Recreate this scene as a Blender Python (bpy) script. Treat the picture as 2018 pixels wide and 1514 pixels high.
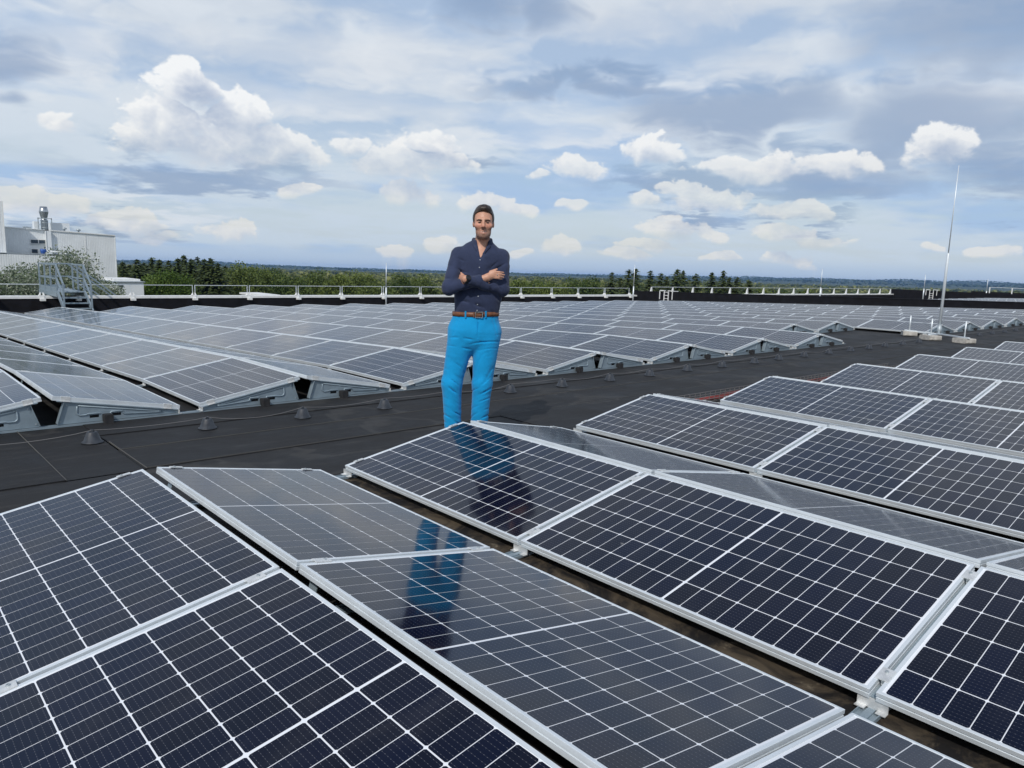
import bpy, math, random
import numpy as np
from mathutils import Matrix, Vector

for o in list(bpy.data.objects):
    bpy.data.objects.remove(o)
scene = bpy.context.scene
COL = scene.collection
rad = math.radians

# ------------------------------------------------------------------ camera
cam_data = bpy.data.cameras.new('camera')
cam_data.sensor_width = 36.0
cam_data.lens = 36.0 * 1469.84 / 2018.0
cam_data.clip_start = 0.05
cam_data.clip_end = 30000.0
cam = bpy.data.objects.new('camera', cam_data)
COL.objects.link(cam)
CAM = Vector((-1.2094, -4.2517, 1.4181))
YAW, PIT, ROL = 0.7392, 0.1576, 0.0311
_F = Vector((math.sin(YAW) * math.cos(PIT), math.cos(YAW) * math.cos(PIT), -math.sin(PIT)))
_R = Vector((math.cos(YAW), -math.sin(YAW), 0))
_U = _R.cross(_F)
_R2 = math.cos(ROL) * _R + math.sin(ROL) * _U
_U2 = -math.sin(ROL) * _R + math.cos(ROL) * _U
cam.matrix_world = Matrix(((_R2.x, _U2.x, -_F.x, CAM.x), (_R2.y, _U2.y, -_F.y, CAM.y),
                           (_R2.z, _U2.z, -_F.z, CAM.z), (0, 0, 0, 1)))
scene.camera = cam


def azel(px, py):
    """direction (radians) of a point of the photograph, for surveying the sky"""
    d = _F + (px - 1009) / 1469.84 * _R2 + (757 - py) / 1469.84 * _U2
    return math.atan2(d.x, d.y), math.atan2(d.z, math.hypot(d.x, d.y))


def in_view(p):
    d = Vector(p) - CAM
    z = d.dot(_F)
    if z < 0.1:
        return None
    return (1009 + 1469.84 * d.dot(_R2) / z, 757 - 1469.84 * d.dot(_U2) / z)


# ------------------------------------------------------------------ node helper
class NT:
    def __init__(self, tree):
        self.t = tree

    def n(self, kind, **kw):
        nd = self.t.nodes.new(kind)
        for k, v in kw.items():
            setattr(nd, k, v)
        return nd

    def put(self, sock, v):
        if isinstance(v, bpy.types.NodeSocket):
            self.t.links.new(v, sock)
        elif v is not None:
            if isinstance(v, (tuple, list)) and len(v) == 3 and sock.type == 'RGBA':
                v = (*v, 1)
            sock.default_value = v

    def m(self, op, a, b=None, c=None, clamp=False):
        nd = self.n('ShaderNodeMath', operation=op, use_clamp=clamp)
        for i, v in enumerate((a, b, c)):
            if v is not None:
                self.put(nd.inputs[i], v)
        return nd.outputs[0]

    def v(self, op, a, b=None, out=0):
        nd = self.n('ShaderNodeVectorMath', operation=op)
        self.put(nd.inputs[0], a)
        if b is not None:
            self.put(nd.inputs['Scale'] if op == 'SCALE' else nd.inputs[1], b)
        return nd.outputs[out]

    def sep(self, v):
        nd = self.n('ShaderNodeSeparateXYZ')
        self.put(nd.inputs[0], v)
        return nd.outputs

    def comb(self, x, y, z=0.0):
        nd = self.n('ShaderNodeCombineXYZ')
        for i, q in enumerate((x, y, z)):
            self.put(nd.inputs[i], q)
        return nd.outputs[0]

    def noise(self, vec, scale, detail=4.0, rough=0.55, dist=0.0, color=False):
        nd = self.n('ShaderNodeTexNoise')
        self.put(nd.inputs['Vector'], vec)
        nd.inputs['Scale'].default_value = scale
        nd.inputs['Detail'].default_value = detail
        nd.inputs['Roughness'].default_value = rough
        nd.inputs['Distortion'].default_value = dist
        return nd.outputs['Color' if color else 'Fac']

    def step(self, x, lo, hi, a=0.0, b=1.0):
        nd = self.n('ShaderNodeMapRange', interpolation_type='SMOOTHSTEP')
        self.put(nd.inputs['Value'], x)
        for k, q in (('From Min', lo), ('From Max', hi), ('To Min', a), ('To Max', b)):
            self.put(nd.inputs[k], q)
        return nd.outputs[0]

    def mix(self, f, a, b, blend='MIX'):
        nd = self.n('ShaderNodeMix', data_type='RGBA', blend_type=blend)
        self.put(nd.inputs[0], f)
        self.put(nd.inputs[6], a)
        self.put(nd.inputs[7], b)
        return nd.outputs[2]


# ------------------------------------------------------------------ world: sky with clouds
SUN_AZ, SUN_EL = rad(240), rad(44)
world = bpy.data.worlds.new('World')
scene.world = world
world.use_nodes = True
wt = world.node_tree
wt.nodes.clear()
w = NT(wt)
SKY_STRENGTH = 0.1
tc = w.n('ShaderNodeTexCoord').outputs['Generated']
dirn = w.v('NORMALIZE', tc)
dx, dy, dz = w.sep(dirn)
dzc = w.m('MAXIMUM', dz, 0.004)
az = w.m('ARCTAN2', dx, dy)
el = w.m('ARCSINE', dzc)

sky = w.n('ShaderNodeTexSky', sky_type='NISHITA')
sky.sun_disc = False
sky.sun_elevation = SUN_EL
sky.sun_rotation = SUN_AZ
sky.altitude = 50
sky.air_density = 1.0
sky.dust_density = 1.2
sky.ozone_density = 1.5
w.put(sky.inputs[0], w.comb(dx, dy, w.m('MAXIMUM', dz, 0.03)))

# clouds: cover and colour computed over the whole upper hemisphere
SKW, SKH, SEAM = 4096, 1024, rad(-138)


def sstep(x, lo, hi):
    t = np.clip((x - lo) / (hi - lo), 0, 1)
    return t * t * (3 - 2 * t)


def vnoise(x, y, seed):
    r = np.random.default_rng(seed)
    tab = r.random((256, 256), dtype=np.float32)
    xi = np.floor(x).astype(np.int32)
    yi = np.floor(y).astype(np.int32)
    fx = (x - xi).astype(np.float32)
    fy = (y - yi).astype(np.float32)
    fx = fx * fx * fx * (fx * (fx * 6 - 15) + 10)
    fy = fy * fy * fy * (fy * (fy * 6 - 15) + 10)
    x0, x1, y0, y1 = xi & 255, (xi + 1) & 255, yi & 255, (yi + 1) & 255
    top = tab[y0, x0] * (1 - fx) + tab[y0, x1] * fx
    bot = tab[y1, x0] * (1 - fx) + tab[y1, x1] * fx
    return top * (1 - fy) + bot * fy


def fbm(x, y, octaves, seed, gain=0.55, billow=False):
    tot = np.zeros_like(x, dtype=np.float32)
    amp, norm = 1.0, 0.0
    for i in range(octaves):
        c, s_ = math.cos(0.6 * i + seed), math.sin(0.6 * i + seed)
        f = 2.0 ** i
        n_ = vnoise((x * c - y * s_) * f + 11.3 * i, (x * s_ + y * c) * f + 5.7 * i, seed * 31 + i)
        if billow:
            n_ = np.abs(2 * n_ - 1)
        tot += amp * n_
        norm += amp
        amp *= gain
    return tot / norm


def rgb(r, g, b):
    return np.array([((c / 255 + 0.055) / 1.055) ** 2.4 for c in (r, g, b)], dtype=np.float32)


def lerp(a, b, t):
    return a + (b - a) * t[..., None]


# low sky gets more rows: row fraction = (elevation / 90 deg) ** 0.55
ROWP = 0.55
_az = (SEAM + (np.arange(SKW) + 0.5) / SKW * 2 * math.pi).astype(np.float32)
_el = ((((np.arange(SKH) + 0.5) / SKH) ** (1 / ROWP)) * (math.pi / 2)).astype(np.float32)
AZ, EL = np.meshgrid(_az, _el)
X10, Y10 = AZ * 10, EL * 10
wob1 = fbm(X10 * 1.6, Y10 * 1.6, 3, 3) - 0.5
wob2 = fbm(X10 * 1.6 + 40, Y10 * 1.6, 3, 4) - 0.5
XW, YW = X10 + 0.42 * wob1, Y10 + 0.26 * wob2


def blobs(items, x, y, base):
    hh = np.full_like(x, -4.0)
    rel = np.zeros_like(x)
    for (px, py, hw, ht) in items:
        a0, e0 = azel(px, py)
        a1 = azel(px + hw, py)[0]
        e1 = azel(px, py - ht)[1]
        sx, sy = abs(a1 - a0) * 10, abs(e1 - e0) * 10
        i0 = max(0, int(((a0 - SEAM - 0.3 * sx) / (2 * math.pi)) * SKW))
        i1 = min(SKW, int(((a0 - SEAM + 0.3 * sx) / (2 * math.pi)) * SKW) + 1)
        j1 = min(SKH, int((max(0.0, (e0 + 0.3 * sy)) / (math.pi / 2)) ** ROWP * SKH) + 1)
        u = (x[:j1, i0:i1] - a0 * 10) / sx
        v_ = (y[:j1, i0:i1] - e0 * 10) / sy
        vb = np.where(v_ > 0, v_, -base * v_)
        f = 1 - u * u - vb * vb
        old = hh[:j1, i0:i1]
        m_ = f > old
        hh[:j1, i0:i1] = np.where(m_, f, old)
        rel[:j1, i0:i1] = np.where(m_, v_, rel[:j1, i0:i1])
    return hh, rel


CUMULUS = [(380, 200, 70, 50), (320, 255, 80, 55), (440, 255, 80, 60), (470, 305, 165, 50), (290, 295, 90, 34), (560, 305, 70, 42),
           (696, 288, 34, 26), (790, 325, 90, 40), (850, 292, 60, 30), (893, 284, 18, 16), (870, 320, 80, 20),
           (805, 388, 66, 26), (960, 398, 42, 27), (1010, 412, 36, 14), (105, 236, 42, 20),
           (1275, 302, 70, 36), (1130, 335, 60, 28), (1060, 352, 32, 16), (1265, 402, 28, 20), (1370, 396, 86, 32), (1312, 380, 26, 20),
           (1330, 460, 70, 22), (1412, 472, 24, 14), (1545, 460, 75, 22), (1625, 470, 60, 14), (1270, 484, 46, 12),
           (1105, 492, 50, 20), (1018, 505, 26, 10), (770, 498, 42, 18), (885, 488, 36, 24), (450, 460, 62, 32), (250, 442, 95, 26), (330, 465, 80, 16), (60, 402, 130, 24),
           (1560, 512, 50, 20), (1240, 500, 40, 14), (1835, 488, 26, 12), (1960, 495, 60, 14), (1420, 508, 40, 10),
           (1620, 325, 105, 26), (1500, 335, 110, 26), (1850, 300, 55, 50), (1560, 412, 95, 22), (1130, 412, 22, 12), (600, 385, 40, 14)]
hcu, rel = blobs(CUMULUS, XW, YW, 1.35)
# the same kind of loose cumulus all round the low sky, outside the surveyed part
band = sstep(Y10, 0.15, 0.7) * sstep(-Y10, -4.2, -2.4)
away = np.clip(sstep(-X10, -0.3, 1.4) + sstep(X10, 13.9, 15.5), 0, 1)
gen = fbm(X10 * 0.55 + 9, Y10 * 1.3, 3, 7) * 3.6 - 2.05 - 2.4 * (1 - band * away)
rel = np.where(gen > hcu, 0.2, rel)
hcu = np.maximum(hcu, gen)
puff = fbm(X10 * 2.6 + 0.5 * wob1, Y10 * 3.3, 8, 9, 0.62)
bill = fbm(X10 * 2.4 + 3 + 0.8 * wob2, Y10 * 2.9 + 0.8 * wob1, 7, 13, 0.58, True)
hcu = hcu + 2.5 * (puff - 0.5) + 1.9 * (0.36 - bill)
hcu = hcu + 0.30 + 0.22 * sstep(EL, 0.08, 0.16)
soft = 0.36 + 1.25 * sstep(-rel, -0.45, 0.70)
dens = sstep(hcu, -0.05, soft) * (0.78 + 0.20 * sstep(EL, 0.06, 0.20))
thick = np.clip(hcu + 0.25, 0, 1.6) * sstep(hcu, -0.25, 0.3)
shade = np.zeros_like(thick)
jj = np.arange(SKH)
for i in range(1, 13):       # light comes in from the upper left: gather the cloud that lies that way
    de, da = 0.0026 * i, 0.0020 * i
    src = np.clip(((np.clip(_el + de, 0, math.pi / 2) / (math.pi / 2)) ** ROWP * SKH).astype(int), 0, SKH - 1)
    shade += np.roll(thick[src], int(da / (2 * math.pi) * SKW), axis=1) * (1.0 if i > 1 else 0.6)
lit = np.exp(-0.062 * shade) * 1.12
lit = np.clip(lit + 0.8 * (puff - 0.5) + 0.75 * (0.36 - bill), 0, 1)

# high thin layers
pl = np.sin(EL) + 0.10
QX, QY = np.sin(AZ) * np.cos(EL) / pl, np.cos(AZ) * np.cos(EL) / pl
QX = QX + 0.25 * wob1
QY = QY + 0.25 * wob2
v1 = fbm(QX * 0.8, QY * 1.2, 6, 17, 0.55)
v2 = fbm(QX * 2.3 + 7, QY * 2.3, 6, 19, 0.60)
v3 = fbm(X10 * 0.45, Y10 * 2.2, 5, 23, 0.55)
veil = sstep(0.6 * v1 + 0.4 * v2, 0.34, 0.58)
ruffle = 1.4 * (v2 - 0.5) + 1.3 * (v3 - 0.5)
XP, YP = X10 + 1.2 * (v1 - 0.5) + 0.5 * wob1, Y10 + 0.8 * (v2 - 0.5) + 0.3 * wob2


def patches(items, rough, base=1.0):
    return sstep(blobs(items, XP, YP, base)[0] + rough * ruffle, -0.9, 1.15)


# grey undersides and lighter stretches; the grey sheet goes on beyond the frame as noise
dark = patches([(1960, 30, 330, 105), (1850, 250, 190, 105), (1990, 345, 150, 60), (1600, 352, 240, 42), (1320, 365, 160, 24), (1560, 428, 90, 15),
                (1470, 215, 260, 60), (15, 110, 60, 55), (420, 350, 240, 30), (1370, 424, 100, 14),
                (940, 20, 80, 55), (900, 305, 90, 18), (1050, 20, 60, 50), (160, 462, 200, 20), (1180, 180, 260, 26)], 0.7)
dark = np.maximum(dark, sstep(v1 * 0.7 + v2 * 0.3, 0.53, 0.72) * np.maximum(away, sstep(Y10, 4.4, 6.0)) * 0.8)
bright = patches([(110, 85, 130, 60), (1345, 20, 110, 45), (1240, 262, 190, 22), (1190, 60, 170, 60), (600, 120, 380, 60),
                  (1960, 185, 140, 45), (700, 235, 320, 40), (150, 395, 240, 26), (1440, 130, 130, 36)], 1.1)
low = sstep(EL, 0.02, 0.26)
col = lerp(lerp(rgb(168, 196, 229), rgb(202, 216, 229), sstep(v3, 0.38, 0.60)),
           lerp(rgb(182, 202, 228), rgb(220, 228, 237), sstep(ruffle, -0.30, 0.30)), low)
col = lerp(col, rgb(230, 234, 239), 0.65 * bright)
col = lerp(col, rgb(134, 158, 192), 0.72 * dark)
cover = 0.78 + 0.20 * veil
foot = sstep(EL, 0.003, 0.022)
col = col * foot[..., None] + rgb(190, 208, 228) * (1 - foot[..., None])
cover = cover * foot + 0.97 * (1 - foot)
cover = np.maximum(cover, np.maximum(0.8 * dark, 0.85 * bright))
cum_hi = lerp(rgb(238, 236, 231), rgb(250, 251, 251), sstep(EL, 0.05, 0.20))
cum = cum_hi * lit[..., None] + lerp(rgb(160, 180, 208), rgb(152, 170, 200), low) * (1 - lit[..., None])
col = lerp(col, cum, 0.95 * dens)
cover = np.maximum(cover, dens)
cover = cover * (1 - 0.70 * sstep(EL, 0.42, 0.85) * (1 - 0.8 * dens))
img = bpy.data.images.new('clouds', SKW, SKH, alpha=True, float_buffer=True)
img.colorspace_settings.name = 'Non-Color'
img.alpha_mode = 'CHANNEL_PACKED'
buf = np.empty((SKH, SKW, 4), dtype=np.float32)
buf[..., :3] = col / SKY_STRENGTH
buf[..., 3] = cover
img.pixels.foreach_set(buf.ravel())
img.update()
del buf, col, cum, lit, shade, thick, dens, hcu, rel, puff, bill, v1, v2, v3, XP, YP, XW, YW, QX, QY, X10, Y10, AZ, EL, veil, ruffle, dark, bright, low, cover, foot, wob1, wob2, band, away, gen, soft, pl, cum_hi
ti = w.n('ShaderNodeTexImage', image=img, extension='EXTEND', interpolation='Linear')
uu = w.m('FRACT', w.m('DIVIDE', w.m('SUBTRACT', az, SEAM), 2 * math.pi))
vv = w.m('POWER', w.m('DIVIDE', el, math.pi / 2), ROWP)
w.put(ti.inputs[0], w.comb(uu, vv))
final = w.mix(ti.outputs['Alpha'], sky.outputs[0], ti.outputs['Color'])
bg = w.n('ShaderNodeBackground')
w.put(bg.inputs[0], final)
bg.inputs[1].default_value = SKY_STRENGTH
wo = w.n('ShaderNodeOutputWorld')
wt.links.new(bg.outputs[0], wo.inputs[0])
world.cycles.sampling_method = 'MANUAL'
world.cycles.sample_map_resolution = 1024

# ------------------------------------------------------------------ sun
sd = bpy.data.lights.new('sun', 'SUN')
sd.energy = 2.6
sd.angle = rad(0.6)
sd.color = (1.0, 0.95, 0.88)
sun = bpy.data.objects.new('sun', sd)
COL.objects.link(sun)
to_sun = Vector((math.sin(SUN_AZ) * math.cos(SUN_EL), math.cos(SUN_AZ) * math.cos(SUN_EL), math.sin(SUN_EL)))
sun.rotation_euler = to_sun.to_track_quat('Z', 'Y').to_euler()
sun.location = to_sun * 50

vs = scene.view_settings
vs.view_transform = 'Standard'
vs.look = 'None'
vs.exposure = 0.0
vs.gamma = 1.0
vs.use_curve_mapping = False

# ================================================================== helpers
def srgb(r, g, b):
    return tuple(((c / 255 + 0.055) / 1.055) ** 2.4 for c in (r, g, b))


def tag(o, label=None, cat=None, group=None, kind=None):
    if label:
        o['label'] = label
    if cat:
        o['category'] = cat
    if group:
        o['group'] = group
    if kind:
        o['kind'] = kind
    return o


def empty(name, loc=(0, 0, 0), rz=0.0, **kw):
    o = bpy.data.objects.new(name, None)
    o.empty_display_size = 0.1
    COL.objects.link(o)
    o.location = loc
    o.rotation_euler = (0, 0, rz)
    return tag(o, **kw)


def link(name, me, parent=None, **kw):
    o = bpy.data.objects.new(name, me)
    COL.objects.link(o)
    if parent is not None:
        o.parent = parent
    return tag(o, **kw)


class MB:
    """collects simple shapes; build() links them as one mesh object"""

    def __init__(self):
        self.v, self.f = [], []

    def poly(self, pts, faces):
        k = len(self.v)
        self.v += [tuple(p) for p in pts]
        self.f += [tuple(i + k for i in f) for f in faces]
        return self

    def box(self, x0, x1, y0, y1, z0, z1):
        p = [(x0, y0, z0), (x1, y0, z0), (x1, y1, z0), (x0, y1, z0), (x0, y0, z1), (x1, y0, z1), (x1, y1, z1), (x0, y1, z1)]
        return self.poly(p, [(0, 3, 2, 1), (4, 5, 6, 7), (0, 1, 5, 4), (1, 2, 6, 5), (2, 3, 7, 6), (3, 0, 4, 7)])

    def bar(self, a, b, wx, wy=None, up=(0, 0, 1)):
        """rectangular bar from a to b"""
        wy = wx if wy is None else wy
        a, b = Vector(a), Vector(b)
        d = (b - a).normalized()
        u = Vector(up)
        if abs(d.dot(u)) > 0.98:
            u = Vector((1, 0, 0))
        s = d.cross(u).normalized()
        t = s.cross(d)
        p = [q + s * i * wx / 2 + t * j * wy / 2 for q in (a, b) for i, j in ((-1, -1), (1, -1), (1, 1), (-1, 1))]
        return self.poly(p, [(0, 3, 2, 1), (4, 5, 6, 7), (0, 1, 5, 4), (1, 2, 6, 5), (2, 3, 7, 6), (3, 0, 4, 7)])

    def tube(self, pts, r, n=8, caps=True):
        pts = [Vector(p) for p in pts]
        rs = r if isinstance(r, (list, tuple)) else [r] * len(pts)
        rings = []
        for i, p in enumerate(pts):
            d = (pts[min(i + 1, len(pts) - 1)] - pts[max(i - 1, 0)]).normalized()
            u = Vector((0, 0, 1)) if abs(d.z) < 0.95 else Vector((1, 0, 0))
            s = d.cross(u).normalized()
            t = s.cross(d)
            rings.append([p + (s * math.cos(a) + t * math.sin(a)) * rs[i] for a in (2 * math.pi * k / n for k in range(n))])
        f = []
        for i in range(len(rings) - 1):
            for k in range(n):
                f.append((i * n + k, i * n + (k + 1) % n, (i + 1) * n + (k + 1) % n, (i + 1) * n + k))
        if caps:
            f.append(tuple(range(n - 1, -1, -1)))
            f.append(tuple((len(rings) - 1) * n + k for k in range(n)))
        return self.poly([q for r_ in rings for q in r_], f)

    def lathe(self, prof, c=(0, 0, 0), n=20):
        c = Vector(c)
        pts = [(c.x + r * math.cos(2 * math.pi * k / n), c.y + r * math.sin(2 * math.pi * k / n), c.z + z) for r, z in prof for k in range(n)]
        f = [(i * n + k, i * n + (k + 1) % n, (i + 1) * n + (k + 1) % n, (i + 1) * n + k) for i in range(len(prof) - 1) for k in range(n)]
        f.append(tuple(range(n - 1, -1, -1)))
        f.append(tuple((len(prof) - 1) * n + k for k in range(n)))
        return self.poly(pts, f)

    def prism(self, outline, y0, y1):
        """outline in (x, z), extruded along y"""
        n = len(outline)
        p = [(x, y0, z) for x, z in outline] + [(x, y1, z) for x, z in outline]
        f = [tuple(range(n)), tuple(range(2 * n - 1, n - 1, -1))]
        f += [(i, n + i, n + (i + 1) % n, (i + 1) % n) for i in range(n)]
        return self.poly(p, f)

    def mesh(self, name, mat, smooth=False):
        me = bpy.data.meshes.new(name)
        me.from_pydata(self.v, [], self.f)
        if mat is not None:
            me.materials.append(mat)
        if smooth:
            me.shade_smooth()
        me.update()
        return me

    def build(self, name, mat, parent=None, smooth=False, **kw):
        return link(name, self.mesh(name, mat, smooth), parent, **kw)


def fix_normals(me):
    import bmesh
    bm = bmesh.new()
    bm.from_mesh(me)
    bmesh.ops.recalc_face_normals(bm, faces=bm.faces)
    bm.to_mesh(me)
    bm.free()
    return me


def material(name, base=(0.5, 0.5, 0.5), rough=0.5, metal=0.0, spec=None, coat=0.0, coat_rough=0.05, ior=None):
    m = bpy.data.materials.new(name)
    m.use_nodes = True
    t = NT(m.node_tree)
    b = m.node_tree.nodes['Principled BSDF']
    b.inputs['Base Color'].default_value = (*base, 1)
    b.inputs['Roughness'].default_value = rough
    b.inputs['Metallic'].default_value = metal
    if spec is not None:
        b.inputs['Specular IOR Level'].default_value = spec
    if ior is not None:
        b.inputs['IOR'].default_value = ior
    b.inputs['Coat Weight'].default_value = coat
    b.inputs['Coat Roughness'].default_value = coat_rough
    return m, t, b


def grain(t, b, base, amount=0.25, scale=8.0, detail=5.0, coord='Object', rough=None, bump=0.0, bump_scale=None, bump_dist=0.002):
    """vary base colour and roughness with noise"""
    c = t.n('ShaderNodeTexCoord').outputs[coord]
    nz = t.noise(c, scale, detail, 0.6)
    f = t.step(nz, 0.3, 0.7)
    lo = tuple(x * (1 - amount) for x in base)
    hi = tuple(min(1, x * (1 + amount)) for x in base)
    t.put(b.inputs['Base Color'], t.mix(f, (*lo, 1), (*hi, 1)))
    if rough:
        t.put(b.inputs['Roughness'], t.step(nz, 0.25, 0.75, rough[0], rough[1]))
    if bump:
        bn = t.n('ShaderNodeBump')
        bn.inputs['Strength'].default_value = bump
        bn.inputs['Distance'].default_value = bump_dist
        t.put(bn.inputs['Height'], t.noise(c, bump_scale or scale * 4, 4.0, 0.6))
        t.put(b.inputs['Normal'], bn.outputs[0])
    return c, nz


# ================================================================== materials
M = {}
M['alu'], t, b = material('anodised_aluminium', (0.74, 0.78, 0.81), 0.38, 0.35)
grain(t, b, (0.75, 0.80, 0.83), 0.04, 5, rough=(0.32, 0.44))
M['clamp'], t, b = material('bright_clamp', (0.72, 0.73, 0.72), 0.35, 0.5)
grain(t, b, (0.74, 0.75, 0.74), 0.12, 30, rough=(0.28, 0.5))
M['zinc'], t, b = material('galvanised_steel', (0.26, 0.33, 0.38), 0.42, 0.3)
grain(t, b, (0.27, 0.34, 0.39), 0.08, 9, 6, rough=(0.36, 0.5), bump=0.05, bump_scale=60)
M['steel'], t, b = material('dull_steel', (0.42, 0.46, 0.48), 0.5, 0.4)
grain(t, b, (0.42, 0.47, 0.50), 0.2, 9, rough=(0.4, 0.6))
M['rubber'], t, b = material('black_rubber', (0.018, 0.018, 0.02), 0.75)
grain(t, b, (0.02, 0.02, 0.022), 0.4, 20, rough=(0.6, 0.85))
M['cone'], t, b = material('grey_plastic', (0.03, 0.036, 0.046), 0.5)
grain(t, b, (0.032, 0.038, 0.048), 0.3, 25, rough=(0.4, 0.65))
M['dark'], t, b = material('slot_shade_black', (0.01, 0.01, 0.012), 0.8)  # near-black colour standing in for the shade inside slots
M['concrete'], t, b = material('pale_concrete', (0.42, 0.40, 0.36), 0.9)
grain(t, b, (0.45, 0.43, 0.39), 0.22, 12, bump=0.5, bump_scale=70)
M['white'], t, b = material('white_coated_metal', (0.78, 0.79, 0.78), 0.45)
grain(t, b, (0.78, 0.79, 0.78), 0.06, 4)
M['wire'], t, b = material('weathered_wire', (0.26, 0.25, 0.24), 0.5, 0.5)
M['red'], t, b = material('red_cable', (0.26, 0.045, 0.04), 0.6)
M['felt'], t, b = material('black_wall_membrane', (0.006, 0.006, 0.009), 0.85, spec=0.25)
grain(t, b, (0.007, 0.007, 0.010), 0.4, 3)

# roof membrane: black, scuffed, with pale dust where water stood
M['roof'], t, b = material('roof_membrane', (0.02, 0.02, 0.022), 0.75, spec=0.35)
c = t.n('ShaderNodeTexCoord').outputs['Object']
oi = t.n('ShaderNodeObjectInfo').outputs['Random']
n1 = t.noise(c, 1.3, 6, 0.62)
n2 = t.noise(t.v('MULTIPLY', c, (0.8, 6.0, 1)), 2.2, 6, 0.7, 0.3)
n3 = t.noise(c, 60, 3, 0.6)
ba = t.mix(t.step(n1, 0.35, 0.7), (0.0075, 0.008, 0.0095, 1), (0.0155, 0.0155, 0.0165, 1))
ba = t.mix(t.m('MULTIPLY', t.step(n2, 0.50, 0.76), 0.45), ba, (0.075, 0.073, 0.068, 1))
ba = t.mix(t.m('MULTIPLY', t.step(n3, 0.62, 0.80), 0.25), ba, (0.06, 0.06, 0.058, 1))
ba = t.mix(t.m('MULTIPLY', oi, 0.25), ba, (0.020, 0.0195, 0.019, 1))
t.put(b.inputs['Base Color'], ba)
pud = t.noise(c, 0.75, 4, 0.5, 0.4)
edge = t.m('MULTIPLY', t.step(pud, 0.545, 0.560), t.step(pud, 0.60, 0.565))
ba = t.mix(t.m('MULTIPLY', edge, 0.28), ba, (0.075, 0.072, 0.066, 1))
t.put(b.inputs['Base Color'], ba)
t.put(b.inputs['Roughness'], t.step(n1, 0.3, 0.7, 0.62, 0.85))
bn = t.n('ShaderNodeBump')
bn.inputs['Strength'].default_value = 0.35
bn.inputs['Distance'].default_value = 0.004
t.put(bn.inputs['Height'], t.m('ADD', t.noise(c, 90, 3), t.m('MULTIPLY', n2, 1.5)))
t.put(b.inputs['Normal'], bn.outputs[0])
# membrane under the panels: dried mud and leaf stains
M['roof_stained'], t, b = material('stained_membrane', (0.03, 0.026, 0.02), 0.85, spec=0.3)
c = t.n('ShaderNodeTexCoord').outputs['Object']
n1 = t.noise(c, 3.4, 8, 0.70, 0.9)
n2 = t.noise(c, 9.0, 5, 0.6)
ba = t.mix(t.step(n1, 0.44, 0.66), (0.010, 0.009, 0.009, 1), (0.085, 0.066, 0.044, 1))
ba = t.mix(t.m('MULTIPLY', t.step(n2, 0.58, 0.75), t.step(n1, 0.45, 0.6)), ba, (0.26, 0.22, 0.16, 1))
t.put(b.inputs['Base Color'], ba)

# glass-covered backsheet and cells
def glassy(name, base, ior=1.36):
    m, t, b = material(name, base, 0.09, ior=ior)
    c = t.n('ShaderNodeTexCoord').outputs['Object']
    t.put(b.inputs['Roughness'], t.step(t.noise(c, 3.0, 4), 0.3, 0.7, 0.07, 0.14))
    b.inputs['Specular Tint'].default_value = (0.84, 0.93, 1.0, 1)      # blue cast of the anti-reflex coating
    b.inputs['Sheen Weight'].default_value = 0.32      # film of dust, seen at a glancing angle
    b.inputs['Sheen Roughness'].default_value = 0.18
    b.inputs['Sheen Tint'].default_value = (0.72, 0.86, 1.0, 1)
    return m, t, b, c


M['sheet'], t, b, c = glassy('backsheet_under_glass', (0.80, 0.83, 0.87))
M['cell'], t, b, c = glassy('solar_cell', (0.010, 0.011, 0.022))
uv = t.n('ShaderNodeUVMap').outputs[0]
ux, uy, _ = t.sep(uv)
# nine fine bus bars along each cell, with soldering dots
fx = t.m('ABSOLUTE', t.m('SUBTRACT', t.m('FRACT', t.m('MULTIPLY', ux, 9.0)), 0.5))
line = t.m('LESS_THAN', fx, 0.022)
fy = t.m('ABSOLUTE', t.m('SUBTRACT', t.m('FRACT', t.m('MULTIPLY', uy, 6.0)), 0.5))
dots = t.m('MULTIPLY', t.m('LESS_THAN', fx, 0.05), t.m('LESS_THAN', fy, 0.14))
nz = t.noise(c, 1.4, 4, 0.6)
oi = t.n('ShaderNodeObjectInfo').outputs['Random']
ba = t.mix(t.step(nz, 0.3, 0.7), (0.0024, 0.0040, 0.0135, 1), (0.0052, 0.0050, 0.0120, 1))
ba = t.mix(t.m('MULTIPLY', oi, 0.8), ba, (0.0020, 0.0042, 0.021, 1))
ba = t.mix(t.m('MULTIPLY', line, 0.14), ba, (0.20, 0.21, 0.24, 1))
ba = t.mix(t.m('MULTIPLY', dots, 0.22), ba, (0.36, 0.37, 0.40, 1))
# a film of dust that follows rain tracks
dst = t.noise(t.v('MULTIPLY', c, (1.0, 0.25, 1)), 6.0, 6, 0.65)
ba = t.mix(t.m('MULTIPLY', t.step(dst, 0.50, 0.80), 0.025), ba, (0.40, 0.38, 0.35, 1))
pos = t.n('ShaderNodeNewGeometry').outputs['Position']
smear = t.noise(t.v('MULTIPLY', pos, (1.0, 1.7, 1.0)), 2.3, 6, 0.66, 0.5)
ba = t.mix(t.step(smear, 0.50, 0.85, 0.0, 0.040), ba, (0.42, 0.41, 0.39, 1))
vo = t.n('ShaderNodeTexVoronoi')
vo.inputs['Scale'].default_value = 2.2
t.put(vo.inputs['Vector'], t.v('ADD', pos, t.v('SCALE', t.noise(pos, 9, 3, color=True), 0.16)))
ba = t.mix(t.step(vo.outputs['Distance'], 0.055, 0.020, 0.0, 0.30), ba, (0.45, 0.45, 0.44, 1))
t.put(b.inputs['Base Color'], ba)

# ================================================================== roof
SL = 0.0344
KINK = 4.3324
PAR_A, PAR_B = Vector((-14.0, 28.9)), Vector((38.0, 26.85))      # line of the parapet (x, y)


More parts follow.
